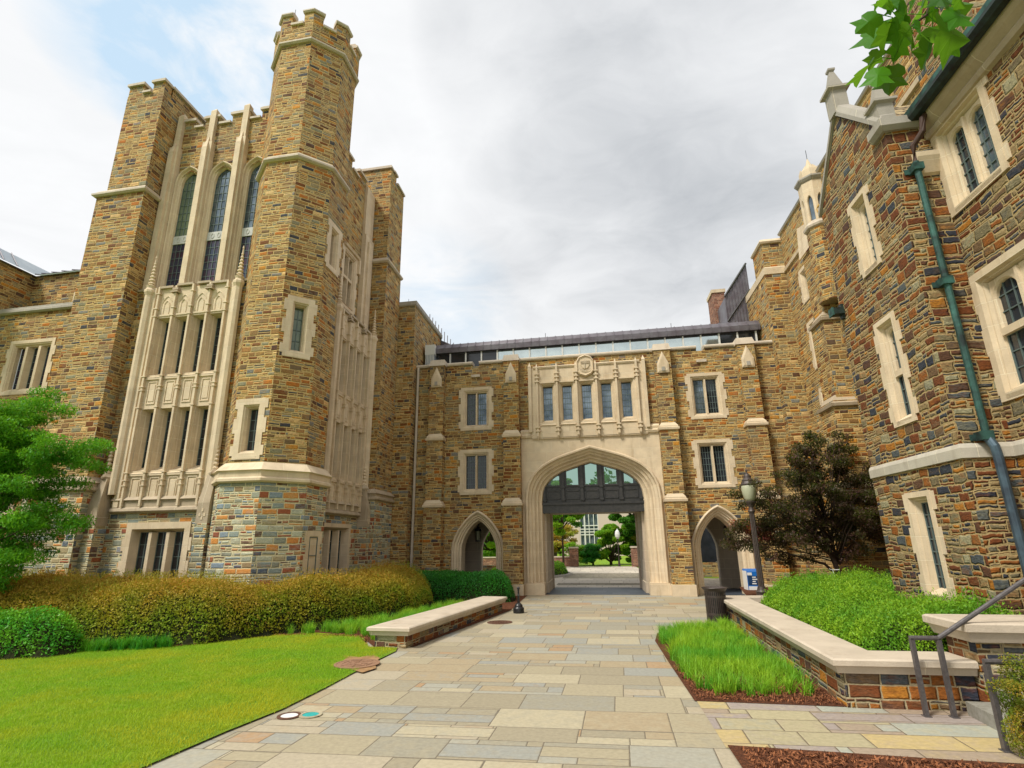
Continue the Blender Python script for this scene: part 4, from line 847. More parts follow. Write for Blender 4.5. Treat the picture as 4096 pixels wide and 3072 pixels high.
# gable coping + pinnacles
m_=M()
for s,bb in ((-1,GB0),(1,GB1)):
    p0=(bb-.05*(-s)*-1,9.70); z0,z1=9.72,11.42
    vs=[]
    for b_,z_ in ((bb+s*.03,z0),(gc,z1)):
        for aa,dz in ((GA-.06,0),(GA-.06,.12),(GA-.0,.28),(GA+.22,.28),(GA+.28,.14),(GA+.28,0)): vs.append(W(aa,b_,z_+dz))
    m_.add(vs,[(i,(i+1)%6,(i+1)%6+6,i+6) for i in range(6)]+[(0,1,2,3,4,5),(11,10,9,8,7,6)],cope_gr)
m_.band([(GA,GB0+.35),(GA,GB0),(14.8,GB0)],[(-.35,9.62),(.06,9.62),(.13,9.70),(.13,9.86),(.02,9.92),(-.35,9.95)],mt=cope_gr)
m_.build('gable_coping',nw)
def pinn(a,b,z,s=1.0):
    m_=M(); B=Vector(W(a,b,z))
    def ring(r_,zz): return [Vector(W(a+x*r_*s,b+y*r_*s,z+zz*s)) for x,y in ((-1,-1),(1,-1),(1,1),(-1,1))]
    m_.loft([ring(.17,-.2),ring(.17,.42),ring(.17,.42),ring(.25,.46),ring(.25,.52),ring(.17,.56),ring(.15,.58),ring(.055,1.05),ring(.05,1.07),ring(.08,1.12),ring(.08,1.17),ring(.05,1.20)],cope_gr,True,True); m_.build('pinnacle',nw)
pinn(GA+.08,gc,11.55,.95); pinn(GA+.12,GB0+.15,9.95,.85)
# bands, cornice, strings
m_=M(); pth=[(GA,GB1),(GA,GB0),(14.75,GB0),(14.75,-24)]
m_.band(pth,[(-.02,3.30),(.04,3.31),(.045,3.47),(.02,3.53),(-.02,3.56)],mt=limestone('band_stone',(.50,.46,.38),.6,True,bh=5,bl_=.9)); m_.build('string_course',nw)
m_=M(); m_.band([(14.35,GB0),(14.8,GB0)],[(-.02,8.55),(.06,8.6),(.16,8.9),(.16,9.0),(0,9.05)],mt=lime); m_.build('corbel',nw)
# long wall towards the camera
LF=left(14.75); m_=M(); lw=[(-15.25,-13.83,7.62,9.42),(-17.0,-13.84,4.18,6.42)]
m_.wall(LF,-26,GB0,0,3.4,[],st_old); m_.wall(LF,-26,GB0,3.4,9.7,[hole(*w_) for w_ in lw],st_old)
m_.build('long_wall',nw)
P3=[(0,-.06),(0,.03),(.13,.03),(.155,-.04),(.18,-.04),(.21,-.12),(.225,-.12),(.24,-.18)]
window(LF,nw,*lw[0],lights=2,nx=3,nz=6,gm=glass_bl,arched=True,depth=.165,mull=.10,prof=P3,gms=[glass_bl,glass_dk])
window(LF,nw,*lw[1],lights=4,nx=3,nz=7,gm=glass_dk,arched=True,depth=.165,mull=.12,prof=P3,transom=5.3)
# white sash liners seen edge-on in the near windows
m_=M()
for (u0,u1,z0,z1) in ((-15.0,-14.62,7.9,8.9),(-14.48,-14.08,7.9,8.9)): m_.box(LF,u1-.03,u1-.0,-.27,-.22,z0,z1,frame_w)
m_.build('sash_liner',nw)
m_=M(); m_.band([(14.75,GB0+.02),(14.75,-26)],[(-.02,9.30),(.07,9.34),(.10,9.42),(.06,9.48),(.16,9.58),(.2,9.66),(.2,9.72),(-.02,9.74)],mt=lime_dk); m_.build('cornice',nw)
# gutter of blackened copper, tiled roof behind
m_=M(); gut=[(.20,9.72),(.22,9.70),(.33,9.70),(.38,9.78),(.38,9.92),(.36,9.93),(.34,9.80),(.24,9.78),(.20,9.90)]
m_.band([(14.75,GB0-.0),(14.75,-26)],gut,mt=copper_k); 
m_.band([(14.75,GB0-.0),(14.75,-26)],[(.381,9.84),(.385,9.93),(.36,9.945)],mt=copper); m_.build('gutter',nw)
tile=ashlar('roof_tile',[(3,(.33,.25,.14)),(3,(.26,.20,.12)),(2,(.40,.31,.17)),(2,(.20,.16,.11))],(.07,.05,.03),.2,.26,.02,0,floor=True,dist=.03,warp=.01)
m_=M()
for i in range(26):
    a0=14.55+i*.17; z0=9.88+i*.20
    m_.add([W(a0,GB0+.3,z0),W(a0,-26,z0),W(a0+.22,-26,z0+.225),W(a0+.22,GB0+.3,z0+.225),W(a0,GB0+.3,z0-.03),W(a0,-26,z0-.03)],[(0,1,2,3),(4,5,1,0)],tile)
m_.quad([W(14.55,GB0+.3,9.85),W(19,GB0+.3,9.85),W(19,GB0+.3,15.0)],st_old)
m_.build('tiled_roof',nw)
m_=M(); m_.quad([W(14.1,GB0+.05,9.82),W(19,GB0+.05,9.82),W(19,gc,11.4),W(14.1,gc,11.4)],tile); m_.quad([W(14.1,GB1-.05,9.82),W(19,GB1-.05,9.82),W(19,gc,11.4),W(14.1,gc,11.4)],tile); m_.build('gable_roof',nw)
m_=M(); m_.add([W(14.45,-14.1,9.78),W(14.45,-14.5,9.78),W(17.6,-14.5,13.45),W(17.6,-14.1,13.45),W(14.45,-14.1,10.02),W(14.45,-14.5,10.02),W(17.6,-14.5,13.75),W(17.6,-14.1,13.75)],[(0,4,7,3),(1,2,6,5),(4,5,6,7),(0,1,5,4),(0,3,2,1)],cope_gr); m_.build('verge_coping',nw)
m_=M(); m_.prism([(15.62,-14.35),(18.5,-14.35),(18.5,-12.6),(15.62,-12.6)],9.9,15.8,st_old); m_.build('chimney_stack',nw)
# downpipe
dp=T('downpipe','green and blue-grey copper downpipe with brackets running down the corner of the rough stone wing','downpipe',W(14.45,GB0-.12,0))
def dpp(a,z,n=.13): return W(a,GB0-n,z)
m_=M(); m_.tube([dpp(14.62,9.75,.30),dpp(14.50,9.6,.30),dpp(14.47,9.35,.26),dpp(14.34,9.15,.12),dpp(14.31,8.75,.12)],.055,10,flat('brown_copper',(.06,.03,.02),.6)); m_.build('swan_neck',dp)
m_=M(); m_.tube([dpp(14.31,8.8),dpp(14.33,3.55)],.055,12,copper); m_.build('upper_pipe',dp)
m_=M(); m_.tube([dpp(14.33,3.62),dpp(14.36,3.45,.2),dpp(14.37,3.3,.2),dpp(14.37,.9,.2)],.068,12,copper_b); m_.build('lower_pipe',dp)
m_=M()
for z in (8.62,6.3,3.58):
    m_.box(front(GB0),14.31-.15,14.31+.15,0,.03,z,z+.10,copper); m_.box(front(GB0),14.31-.085,14.31+.085,.0,.21,z-.01,z+.13,copper)
m_.build('bracket',dp)
m_=M(); m_.box(G_,-11.95,-11.7,0,.16,7.2,7.36,copper); m_.box(G_,-11.12,-10.9,0,.2,7.15,7.35,copper); o=m_.build('floodlight'); 
bpy.data.objects.remove(o)
m_=M(); m_.box(G_,-11.0,-10.78,.02,.24,7.05,7.2,copper_k); m_.box(G_,-10.95,-10.83,0,.06,6.95,7.3,copper_k); m_.box(G_,-11.0,-10.78,.24,.27,7.03,7.22,copper)
tag(m_.build('wall_light'),'small green-black floodlight fixed near the far edge of the gabled wall','light')

# ================================================================ low walls, steps, rails
def Gp(x,y,z=0.):
    d=px(x,y); t=(z-H)/d.z; p=Vector((0,0,H))+d*t; return p
CV=Vector((0,0,H))
COPL=lambda z0,z1,o:[(-.02,z0),(o*.55,z0),(o*.6,z0+.02),(o*.75,z0+(z1-z0)*.45),(o,z0+(z1-z0)*.55),(o,z1-.02),(o-.03,z1),(-.28,z1+.004)]
lw_=T('low_wall','low stone wall with a slab coping along the left edge of the walk','wall',W(4.4,-9,0))
pl_=[(3.32,-11.97),(4.02,-12.0),(5.0,-5.5),(4.42,-5.42)]
m_=M(); m_.prism(pl_,-.02,.26,st_low); m_.build('wall',lw_)
m_=M(); m_.band(pl_,COPL(.25,.42,.13)[:-1]+[(-.05,.42)],True,lime_dk if 0 else cope); m_.prism([(3.30,-12.02),(4.06,-12.05),(5.05,-5.45),(4.38,-5.37)],.30,.419,cope); m_.build('coping',lw_)
rw=T('planter_wall','stepped stone planter wall with a broad slab coping beside the right walk','wall',W(11.3,-11,0))
m_=M(); ro_=[(13.4,-6.75),(11.42,-7.0),(11.13,-15.30),(12.66,-15.27)]; 
m_.prism([(11.13,-15.30),(12.66,-15.27),(12.66,-14.85),(11.6,-14.87),(11.88,-7.35),(13.4,-7.2),(13.4,-6.75),(11.42,-7.0)],-.02,.43,st_low); m_.build('wall',rw)
m_=M(); po=[(13.4,-6.75),(11.42,-7.0),(11.13,-15.30),(12.66,-15.27)]; m_.band(po,COPL(.42,.60,.14)[:-1]+[(-.05,.60)],mt=cope)
m_.prism([(11.08,-15.35),(12.66,-15.32),(12.66,-14.78),(11.68,-14.80),(11.96,-7.42),(13.4,-7.26),(13.4,-6.7),(11.37,-6.95)],.48,.599,cope); m_.build('coping',rw)
uw=T('stair_wall','higher stone wall with moulded coping beside the steps at the right edge','wall',W(14,-15.1,0))
m_=M(); m_.prism([(12.68,-15.42),(20,-15.5),(20,-14.9),(12.68,-14.8)],-.02,.84,st_low); m_.build('wall',uw)
m_=M(); m_.band([(20,-14.9),(12.68,-14.8),(12.68,-15.42),(20,-15.5)],COPL(.83,1.06,.16)[:-1]+[(-.05,1.06)],mt=cope); m_.prism([(12.60,-15.5),(20,-15.58),(20,-14.82),(12.60,-14.72)],.92,1.059,cope); m_.build('coping',uw)
stp=T('stone_steps','grey stone steps rising to the right behind the lower handrail','steps',W(12.5,-16.2,0))
tread=flat('step_stone',(.30,.29,.25),.7,nscale=14,c2=(.22,.21,.17),bump=.004)
for i in range(6):
    a0=12.42+i*.36; m_=M(); m_.prism([(a0,-15.43),(a0+1.6,-15.45),(a0+1.6,-17.5),(a0-.18*1,-17.5)],.155*i+(.007 if i==0 else .001),.155*(i+1),tread); m_.build('step',stp)
def rail(b,a0,a1,z,slope,end,lab):
    t=T('handrail',lab,'handrail',W(a0,b,0),'handrails of the steps'); m_=M()
    m_.tube([W(a0-.02,b,z),W(a1,b,z),W(a1+.02,b,z+.01),W(end,b,z+(end-a1)*slope)],.028,10,greym); m_.build('top_rail',t)
    for a_ in (a0,a1):
        m_=M(); m_.box(front(b),a_-.022,a_+.022,-.03,.03,-.0,z-.02,greym); m_.box(front(b),a_-.04,a_+.04,-.05,.05,0.006,.016,greym); m_.build('post',t)
rail(-15.40-.16,11.90,12.20,.88,.62,15.6,'grey steel handrail with two posts in front of the planter wall')
rail(-16.70,12.03,12.36,.83,.45,14.6,'lower grey handrail half hidden in the orange shrub at the right edge')

# ================================================================ street furniture
def at(o,name,parent,**k_): return o.build(name,parent,**k_)
# lamp post beside the planter
Lp=Vector(W(12.62,-6.35,.0)); lp=T('lamp_post','tall fluted brown iron lamp post with an acorn globe behind the planter wall','street lamp',Lp)
m_=M(); m_.lathe(Lp,[(.19,0),(.19,.12),(.15,.16),(.15,.62),(.17,.66),(.12,.72),(.10,.8)],16,brownm); m_.build('base',lp)
m_=M()
n_=24; rings=[]
for z in (.8,1.6,2.4,2.86):
    r0=.085-.012*(z-.8)/2.1; rings.append([Lp+Vector((r_*math.cos(t),r_*math.sin(t),z)) for j in range(n_) for t,r_ in [(2*math.pi*j/n_,r0*(1.0 if j%2 else .84))]])
m_.loft(rings,brownm,True,True); m_.lathe(Lp,[(.09,2.84),(.10,2.88),(.08,2.92),(.065,2.98),(.09,3.06),(.13,3.12),(.14,3.15),(.11,3.17)],20,brownm); m_.build('shaft',lp)
m_=M(); m_.lathe(Lp,[(.10,3.16),(.15,3.24),(.19,3.38),(.205,3.5),(.20,3.60),(.19,3.63)],24,lampg); m_.build('globe',lp,smooth=True)
m_=M(); m_.lathe(Lp,[(.205,3.62),(.215,3.65),(.19,3.68),(.16,3.74),(.165,3.77),(.11,3.84),(.10,3.90),(.07,3.95),(.03,3.98),(.02,4.03),(.035,4.06),(.0,4.12)],20,brownm); m_.build('cap',lp)
# litter bin
Bp=Vector(W(11.08,-7.75,0)); bn=T('litter_bin','slatted dark brown metal litter bin with flared rim at the planter wall end','litter bin',Bp); 
m_=M(); m_.lathe(Bp,[(.24,.03),(.235,.05),(.225,.5),(.225,.78),(.20,.80)],24,blackm); m_.build('liner',bn)
m_=M()
for z in (.05,.24,.66,.80): m_.lathe(Bp,[(.25,z-.02),(.262,z-.02),(.262,z+.02),(.25,z+.02)],30,brownm)
m_.lathe(Bp,[(.25,.80),(.262,.80),(.33,.875),(.325,.885),(.30,.87),(.25,.83)],30,brownm); m_.build('ring',bn)
m_=M()
for i in range(34):
    t=2*math.pi*i/34; c,s=math.cos(t),math.sin(t); P_=lambda r_,z,w_:Bp+Vector((r_*c-w_*s,r_*s+w_*c,z))
    m_.add([P_(.262,.05,-.013),P_(.262,.05,.013),P_(.262,.80,.013),P_(.262,.80,-.013),P_(.33,.875,.013),P_(.33,.875,-.013)],[(0,1,2,3),(3,2,4,5)],brownm)
m_.build('slats',bn)
# cigarette receptacle
Rp=Gp(2075,2452); rc=T('ash_receptacle','black cast iron pedestal ash receptacle standing left of the great arch','ash bin',Rp)
m_=M(); m_.lathe(Rp,[(.165,0),(.17,.03),(.17,.13),(.16,.155),(.13,.17),(.13,.19),(.12,.23),(.085,.27),(.045,.30)],24,blackm); m_.build('base',rc,smooth=True)
m_=M(); m_.lathe(Rp,[(.045,.29),(.035,.34),(.032,.48),(.04,.49),(.04,.51),(.028,.52),(.026,.64),(.035,.65),(.035,.665),(.02,.675)],16,blackm); m_.lathe(Rp,[(.02,.67),(.043,.69),(.05,.715),(.043,.745),(.02,.76),(.0,.762)],16,blackm); m_.build('stem',rc,smooth=True)
# newspaper box
Np=Vector(W(13.40,-2.3,0)); nb=T('newspaper_box','blue newspaper box with white lower panel behind the lamp post','newspaper box',Np); fN=front(-2.3)
m_=M(); m_.box(fN,13.17,13.63,-.22,.22,.25,1.0,bluem); m_.add([fN(13.17,-.22,1.0),fN(13.63,-.22,1.0),fN(13.63,.22,1.0),fN(13.17,.22,1.0),fN(13.17,-.22,1.08),fN(13.63,-.22,1.08)],[(3,2,5,4),(0,3,4),(2,1,5)],bluem); m_.box(fN,13.16,13.19,-.23,.235,.2,1.02,whitem); m_.build('body',nb)
m_=M(); m_.box(fN,13.22,13.58,.22,.235,.28,.52,whitem); m_.box(fN,13.21,13.36,.22,.236,.88,.97,whitem); m_.build('white_panel',nb)
m_=M(); m_.box(fN,13.22,13.58,.22,.228,.56,.86,flat('dark_window',(.02,.05,.12),.15)); 
for i,(x,z,w2) in enumerate(((13.36,.80,.12),(13.36,.73,.16),(13.36,.66,.10),(13.34,.59,.14))): m_.box(fN,x,x+w2,.228,.232,z,z+.035,whitem)
m_.build('window',nb); m_=M()
for a_ in (13.22,13.58):
    for n__ in (-.18,.18): m_.box(fN,a_-.015,a_+.015,n__-.015,n__+.015,0,.25,blackm)
m_.build('legs',nb)
# bicycles
def bike(a,b,ang,lab,z0=0,col=None,white=False):
    O_=Vector(W(a,b,z0)); d=Vector((math.cos(ang),math.sin(ang),0)); t=T('bicycle',lab,'bicycle',O_,'parked bicycles'); side=Vector((-d.y,d.x,0))
    Pt=lambda x,z,s=0:O_+d*x+Vector((0,0,z))+side*s
    fm=flat('bike_paint_%d'%int(a*10),col or (.25,.38,.55),.4); tyre=blackm
    for x in (-.52,.52):
        m_=M(); m_.tube([Pt(x+.33*math.cos(k_*math.pi/12),.34+.33*math.sin(k_*math.pi/12)) for k_ in range(25)],.017,6,tyre)
        w=m_.build('wheel',t); m_=M(); m_.tube([Pt(x+.305*math.cos(k_*math.pi/12),.34+.305*math.sin(k_*math.pi/12)) for k_ in range(25)],.009,5,frame_w)
        for k_ in range(12): m_.tube([Pt(x,.34),Pt(x+.305*math.cos(k_*math.pi/6),.34+.305*math.sin(k_*math.pi/6))],.0025,3,frame_w)
        m_.build('rim',w)
    m_=M()
    for p0,p1 in (((-.52,.34),(-.08,.30)),((-.08,.30),(-.22,.80)),((-.22,.74),(.33,.78)),((-.08,.30),(.36,.68)),((-.52,.34),(-.2,.70)),((.52,.34),(.33,.82))): m_.tube([Pt(*p0),Pt(*p1)],.016,6,fm)
    m_.build('frame',t)
    m_=M(); m_.tube([Pt(.33,.82),Pt(.31,.97)],.013,6,frame_w); m_.tube([Pt(.36,.99,-.24),Pt(.31,.98,-.1),Pt(.31,.98,.1),Pt(.36,.99,.24)],.013,6,frame_w); m_.build('handlebar',t)
    m_=M(); m_.lathe(Pt(-.25,.86),[(.02,-.06),(.08,.0),(.09,.04),(.03,.06)],8,blackm); m_.build('saddle',t)
    if white:
        m_=M(); m_.tube([Pt(-.52+.37*math.cos(k_),.34+.37*math.sin(k_)) for k_ in [.3+i*.25 for i in range(11)]],.022,5,whitem); m_.build('mudguard',t)
bike(14.35,-6.15,.05,'pale blue bicycle with white mudguard half hidden behind the green bed',.25,(.35,.5,.68),True)
bike(14.3,7.0,1.15,'dark bicycle standing in the shaded court seen through the right small arch',0,(.03,.03,.035))
# covers in the paving and the lawn
def cover(p,r_,mt,lab,ringm=None,z=.01,kindn='manhole_cover',cat='manhole cover'):
    t=T(kindn,lab,cat,p); m_=M(); m_.lathe(Vector((p.x,p.y,0)),[(r_,z-.006),(r_,z),(0,z+.001)],28,mt); m_.build('lid',t)
    m_=M(); m_.lathe(Vector((p.x,p.y,0)),[(r_+.045,z-.008),(r_+.045,z+.003),(r_+.004,z+.004),(r_+.004,z-.004)],28,ringm or mt); m_.build('rim',t)
    if r_>.2:
        m_=M()
        for k_ in range(3):
            rr=r_*(.28+.24*k_); m_.lathe(Vector((p.x,p.y,0)),[(rr,z),(rr,z+.008),(rr-.018,z+.008),(rr-.018,z)],24,mt)
        for k_ in range(8):
            t0=math.pi*k_/4; c,s=math.cos(t0),math.sin(t0); m_.tube([(p.x+c*.05,p.y+s*.05,z+.003),(p.x+c*r_*.9,p.y+s*r_*.9,z+.003)],.009,4,mt)
        m_.build('ribs',t)
cover(Gp(1999,2490),.30,rust,'round rusty manhole cover in the paving near the low wall')
cover(Gp(1428,2662),.36,flat('reddish_cover',(.30,.17,.10),.8,nscale=30,bump=.004),'round reddish manhole cover set in bare earth at the lawn edge',z=.035)
cover(Gp(1157,2866),.105,whitem,'small white utility cap in the paving at the lawn edge',ringm=rust,z=.012,kindn='utility_cap',cat='utility cap')
cover(Gp(1242,2862),.10,tealm,'small teal painted utility cap in the paving beside the white one',ringm=paving_m,z=.012,kindn='utility_cap',cat='utility cap')
ep=[Gp(x,y,.026) for x,y in ((1360,2652),(1385,2632),(1370,2622),(1440,2628),(1495,2618),(1520,2632),(1500,2650),(1505,2672),(1450,2690),(1380,2672))]
m_=M(); m_.quad([(p.x,p.y,.026) for p in ep],flat('bare_earth',(.36,.22,.11),.95,0,.1,nscale=7,c2=(.26,.15,.07),bump=.02)); tag(m_.build('bare_earth'),kind='structure')

# ================================================================ vegetation
def leafmesh(name,parent,P,size,mt,aspect=.5,up=.3,sizevar=.35,droop=None,label=None,pertree=None):
    """P (n,3) leaf centres in world; each leaf a folded 4-point blade"""
    n=len(P); P=np.asarray(P,float)
    d=rng.normal(size=(n,3)); 
    if droop is not None: d=d*droop[0]+np.array(droop[1])
    d/=np.linalg.norm(d,axis=1)[:,None]
    nn=rng.normal(size=(n,3)); nn[:,2]=np.abs(nn[:,2])+up; s=np.cross(d,nn); s/=np.linalg.norm(s,axis=1)[:,None]
    L=(size*(1+sizevar*rng.uniform(-1,1,n)))[:,None]
    off=wloc(parent) if parent else Vector((0,0,0)); o_=np.array([off.x,off.y,off.z])
    a=P-d*L*.5-o_; b=P+d*L*.5-o_; c1=P+s*L*aspect*.5-d*L*.05-o_; c2=P-s*L*aspect*.5-d*L*.05-o_
    V=np.empty((n*4,3)); V[0::4]=a; V[1::4]=c1; V[2::4]=b; V[3::4]=c2
    me=bpy.data.meshes.new(name); me.vertices.add(n*4); me.vertices.foreach_set('co',V.ravel())
    me.loops.add(n*4); me.loops.foreach_set('vertex_index',np.arange(n*4)); me.polygons.add(n); me.polygons.foreach_set('loop_start',np.arange(n)*4); me.polygons.foreach_set('loop_total',np.full(n,4))
    me.update(calc_edges=True); me.materials.append(mt); o=bpy.data.objects.new(name,me); COL.objects.link(o)
    if parent: o.parent=parent
    return o
def inpoly(x,y,poly):
    r_=np.zeros(len(x),bool); n=len(poly); j=n-1
    for i in range(n):
        xi,yi=poly[i]; xj,yj=poly[j]
        c=((yi>y)!=(yj>y))&(x<(xj-xi)*(y-yi)/(yj-yi+1e-12)+xi); r_^=c; j=i
    return r_
def edged(x,y,poly):
    d=np.full(len(x),1e9); n=len(poly)
    for i in range(n):
        x0,y0=poly[i]; x1,y1=poly[(i+1)%n]; vx,vy=x1-x0,y1-y0; t=np.clip(((x-x0)*vx+(y-y0)*vy)/(vx*vx+vy*vy),0,1)
        d=np.minimum(d,np.hypot(x-x0-t*vx,y-y0-t*vy))
    return d
def samp(poly,n):
    xs=[p[0] for p in poly]; ys=[p[1] for p in poly]; X=np.empty(0);Y=np.empty(0)
    while len(X)<n:
        x=rng.uniform(min(xs),max(xs),n); y=rng.uniform(min(ys),max(ys),n); k_=inpoly(x,y,poly); X=np.r_[X,x[k_]];Y=np.r_[Y,y[k_]]
    return X[:n],Y[:n]
def WW(a,b): return K.x+DA.x*a+DB.x*b, K.y+DA.y*a+DB.y*b
def lump(x,y,sc,seed=0):
    r_=np.zeros(len(x)); g=np.random.default_rng(seed)
    for k_ in range(7):
        t=g.uniform(0,2*math.pi); f=sc*g.uniform(.6,2.2); r_+=np.sin((x*math.cos(t)+y*math.sin(t))*f+g.uniform(0,6))
    return r_/7
def shrubbed(name,label,cat,poly,Hh,wd,n,size,mt,z0=0,lumpy=.15,sc=2.,hfun=None,aspect=.5,tips=None,seed=1,up=.3,kind='stuff',group=None,depth=.10):
    cx,cy=WW(np.mean([p[0] for p in poly]),np.mean([p[1] for p in poly])); t=T(name,label,cat,(float(cx),float(cy),z0),group,kind)
    def hh(a,b):
        d=np.clip(edged(a,b,poly)/wd,0,1); h=Hh*np.sqrt(np.clip(1-(1-d)**2.2,0,1)); 
        if hfun: h=h*hfun(a,b)
        return h*(1+lumpy*lump(a,b,sc,seed))
    a,b=samp(poly,n); h=hh(a,b); u=rng.uniform(0,1,n); e=edged(a,b,poly)
    z=z0+h*np.where(u<.75,1.0,rng.uniform(.35,1,n))-np.abs(rng.normal(0,depth,n))+rng.normal(0,.03,n)
    # leaves over the steep skirt
    ns=n//3; a2,b2=samp(poly,ns*3); e2=edged(a2,b2,poly); k_=np.argsort(e2+rng.uniform(0,.25,len(e2)))[:ns]; a2,b2=a2[k_],b2[k_]; z2=z0+hh(a2,b2)*rng.uniform(0,1,ns)**.8+.02
    A=np.r_[a,a2];B=np.r_[b,b2];Z=np.r_[z,z2]; Z=np.maximum(Z,z0+.02); x,y=WW(A,B)
    leafmesh('foliage',t,np.c_[x,y,Z],size,mt,aspect,up)
    # solid dark hull for the twiggy inside, its shade put into the colour
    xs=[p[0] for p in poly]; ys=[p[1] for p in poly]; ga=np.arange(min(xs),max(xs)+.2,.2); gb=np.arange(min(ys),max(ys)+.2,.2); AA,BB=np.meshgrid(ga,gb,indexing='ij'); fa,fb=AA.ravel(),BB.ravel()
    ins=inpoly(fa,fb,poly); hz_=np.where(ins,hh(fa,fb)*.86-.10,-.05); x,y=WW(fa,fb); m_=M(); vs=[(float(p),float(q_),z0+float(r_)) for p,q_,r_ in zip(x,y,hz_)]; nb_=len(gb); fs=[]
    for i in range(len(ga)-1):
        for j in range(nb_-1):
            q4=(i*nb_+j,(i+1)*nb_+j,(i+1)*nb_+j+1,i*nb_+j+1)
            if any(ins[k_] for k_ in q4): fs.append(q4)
    m_.add(vs,fs,shaded_hull_m); m_.build('shrub_interior',t,smooth=True)
    if tips:
        tn,tl,tm=tips; a,b=samp(poly,tn); h=hh(a,b); x,y=WW(a,b); z=z0+h+rng.uniform(0,tl,tn)
        leafmesh('tips',t,np.c_[x,y,z],.05,tm,.3,0,droop=(.5,(0,0,1.)))
    return t
# big rusty green mound
MP=[(-8.6,-13.2),(-6.2,-13.4),(-3.2,-13.1),(-1.9,-12.75),(-.6,-12.15),(.25,-10.9),(1.0,-9.7),(1.75,-8.0),(2.3,-6.2),(2.4,-4.4),(1.9,-3.2),(.7,-2.9),(-.2,-4.5),(-.4,-8.0),(-.9,-9.45),(-3.3,-9.5),(-4.0,-8.9),(-9.2,-9.6),(-10.5,-11.5)]
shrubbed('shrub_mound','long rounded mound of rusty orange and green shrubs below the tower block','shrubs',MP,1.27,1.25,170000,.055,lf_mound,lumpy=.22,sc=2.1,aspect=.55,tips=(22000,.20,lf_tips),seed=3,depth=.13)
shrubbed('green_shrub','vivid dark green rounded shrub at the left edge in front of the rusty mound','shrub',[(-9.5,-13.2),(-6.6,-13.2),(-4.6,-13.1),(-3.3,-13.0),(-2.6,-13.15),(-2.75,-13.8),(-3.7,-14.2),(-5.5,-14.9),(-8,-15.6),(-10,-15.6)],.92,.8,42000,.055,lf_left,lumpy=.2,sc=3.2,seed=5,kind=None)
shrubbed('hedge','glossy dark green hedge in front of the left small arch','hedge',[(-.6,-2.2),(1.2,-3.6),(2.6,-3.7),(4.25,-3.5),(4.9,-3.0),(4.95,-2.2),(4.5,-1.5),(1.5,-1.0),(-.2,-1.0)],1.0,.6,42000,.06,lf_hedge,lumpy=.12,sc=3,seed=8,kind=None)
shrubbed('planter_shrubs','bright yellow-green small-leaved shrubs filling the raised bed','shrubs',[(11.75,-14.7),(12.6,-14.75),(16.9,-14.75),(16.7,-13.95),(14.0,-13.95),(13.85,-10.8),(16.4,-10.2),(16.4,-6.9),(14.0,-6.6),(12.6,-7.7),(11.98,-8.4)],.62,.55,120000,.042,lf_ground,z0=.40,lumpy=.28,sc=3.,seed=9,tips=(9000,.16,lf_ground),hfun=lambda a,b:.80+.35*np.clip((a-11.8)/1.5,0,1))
# orange-green shrub in the right foreground
op=Gp(4150,2830,.45); oa=np.linalg.solve(np.array([[DA.x,DB.x],[DA.y,DB.y]]),np.array([op.x-K.x,op.y-K.y]))
t=T('orange_shrub','orange and green twiggy shrub at the right edge of the foreground','shrub',(op.x,op.y,0))
n_=26000; v_=rng.normal(size=(n_,3)); v_/=np.linalg.norm(v_,axis=1)[:,None]; r_=rng.uniform(.55,1,n_)**.5; Pp=np.array([op.x+.1,op.y-.05,.42])+v_*r_[:,None]*np.array([.42,.42,.50])*(1+.22*np.sin(v_[:,:1]*9+v_[:,2:]*7)); Pp=Pp[Pp[:,2]>.03]
leafmesh('foliage',t,Pp,.024,lf_orange,.5,.2)
m_=M()
for i in range(90):
    v=np.array([random.gauss(0,1),random.gauss(0,1),abs(random.gauss(0,1))+.4]); v/=np.linalg.norm(v); e=Vector((op.x+.1+v[0]*.44,op.y-.05+v[1]*.44,.1+v[2]*.85)); m_.tube([Vector((op.x+.1+v[0]*.08,op.y-.05+v[1]*.08,0)),Vector((op.x+.1+v[0]*.25,op.y-.05+v[1]*.25,.05+v[2]*.4)),e],[.007,.005,.002],4,bark)
m_.build('shrub_interior',t)
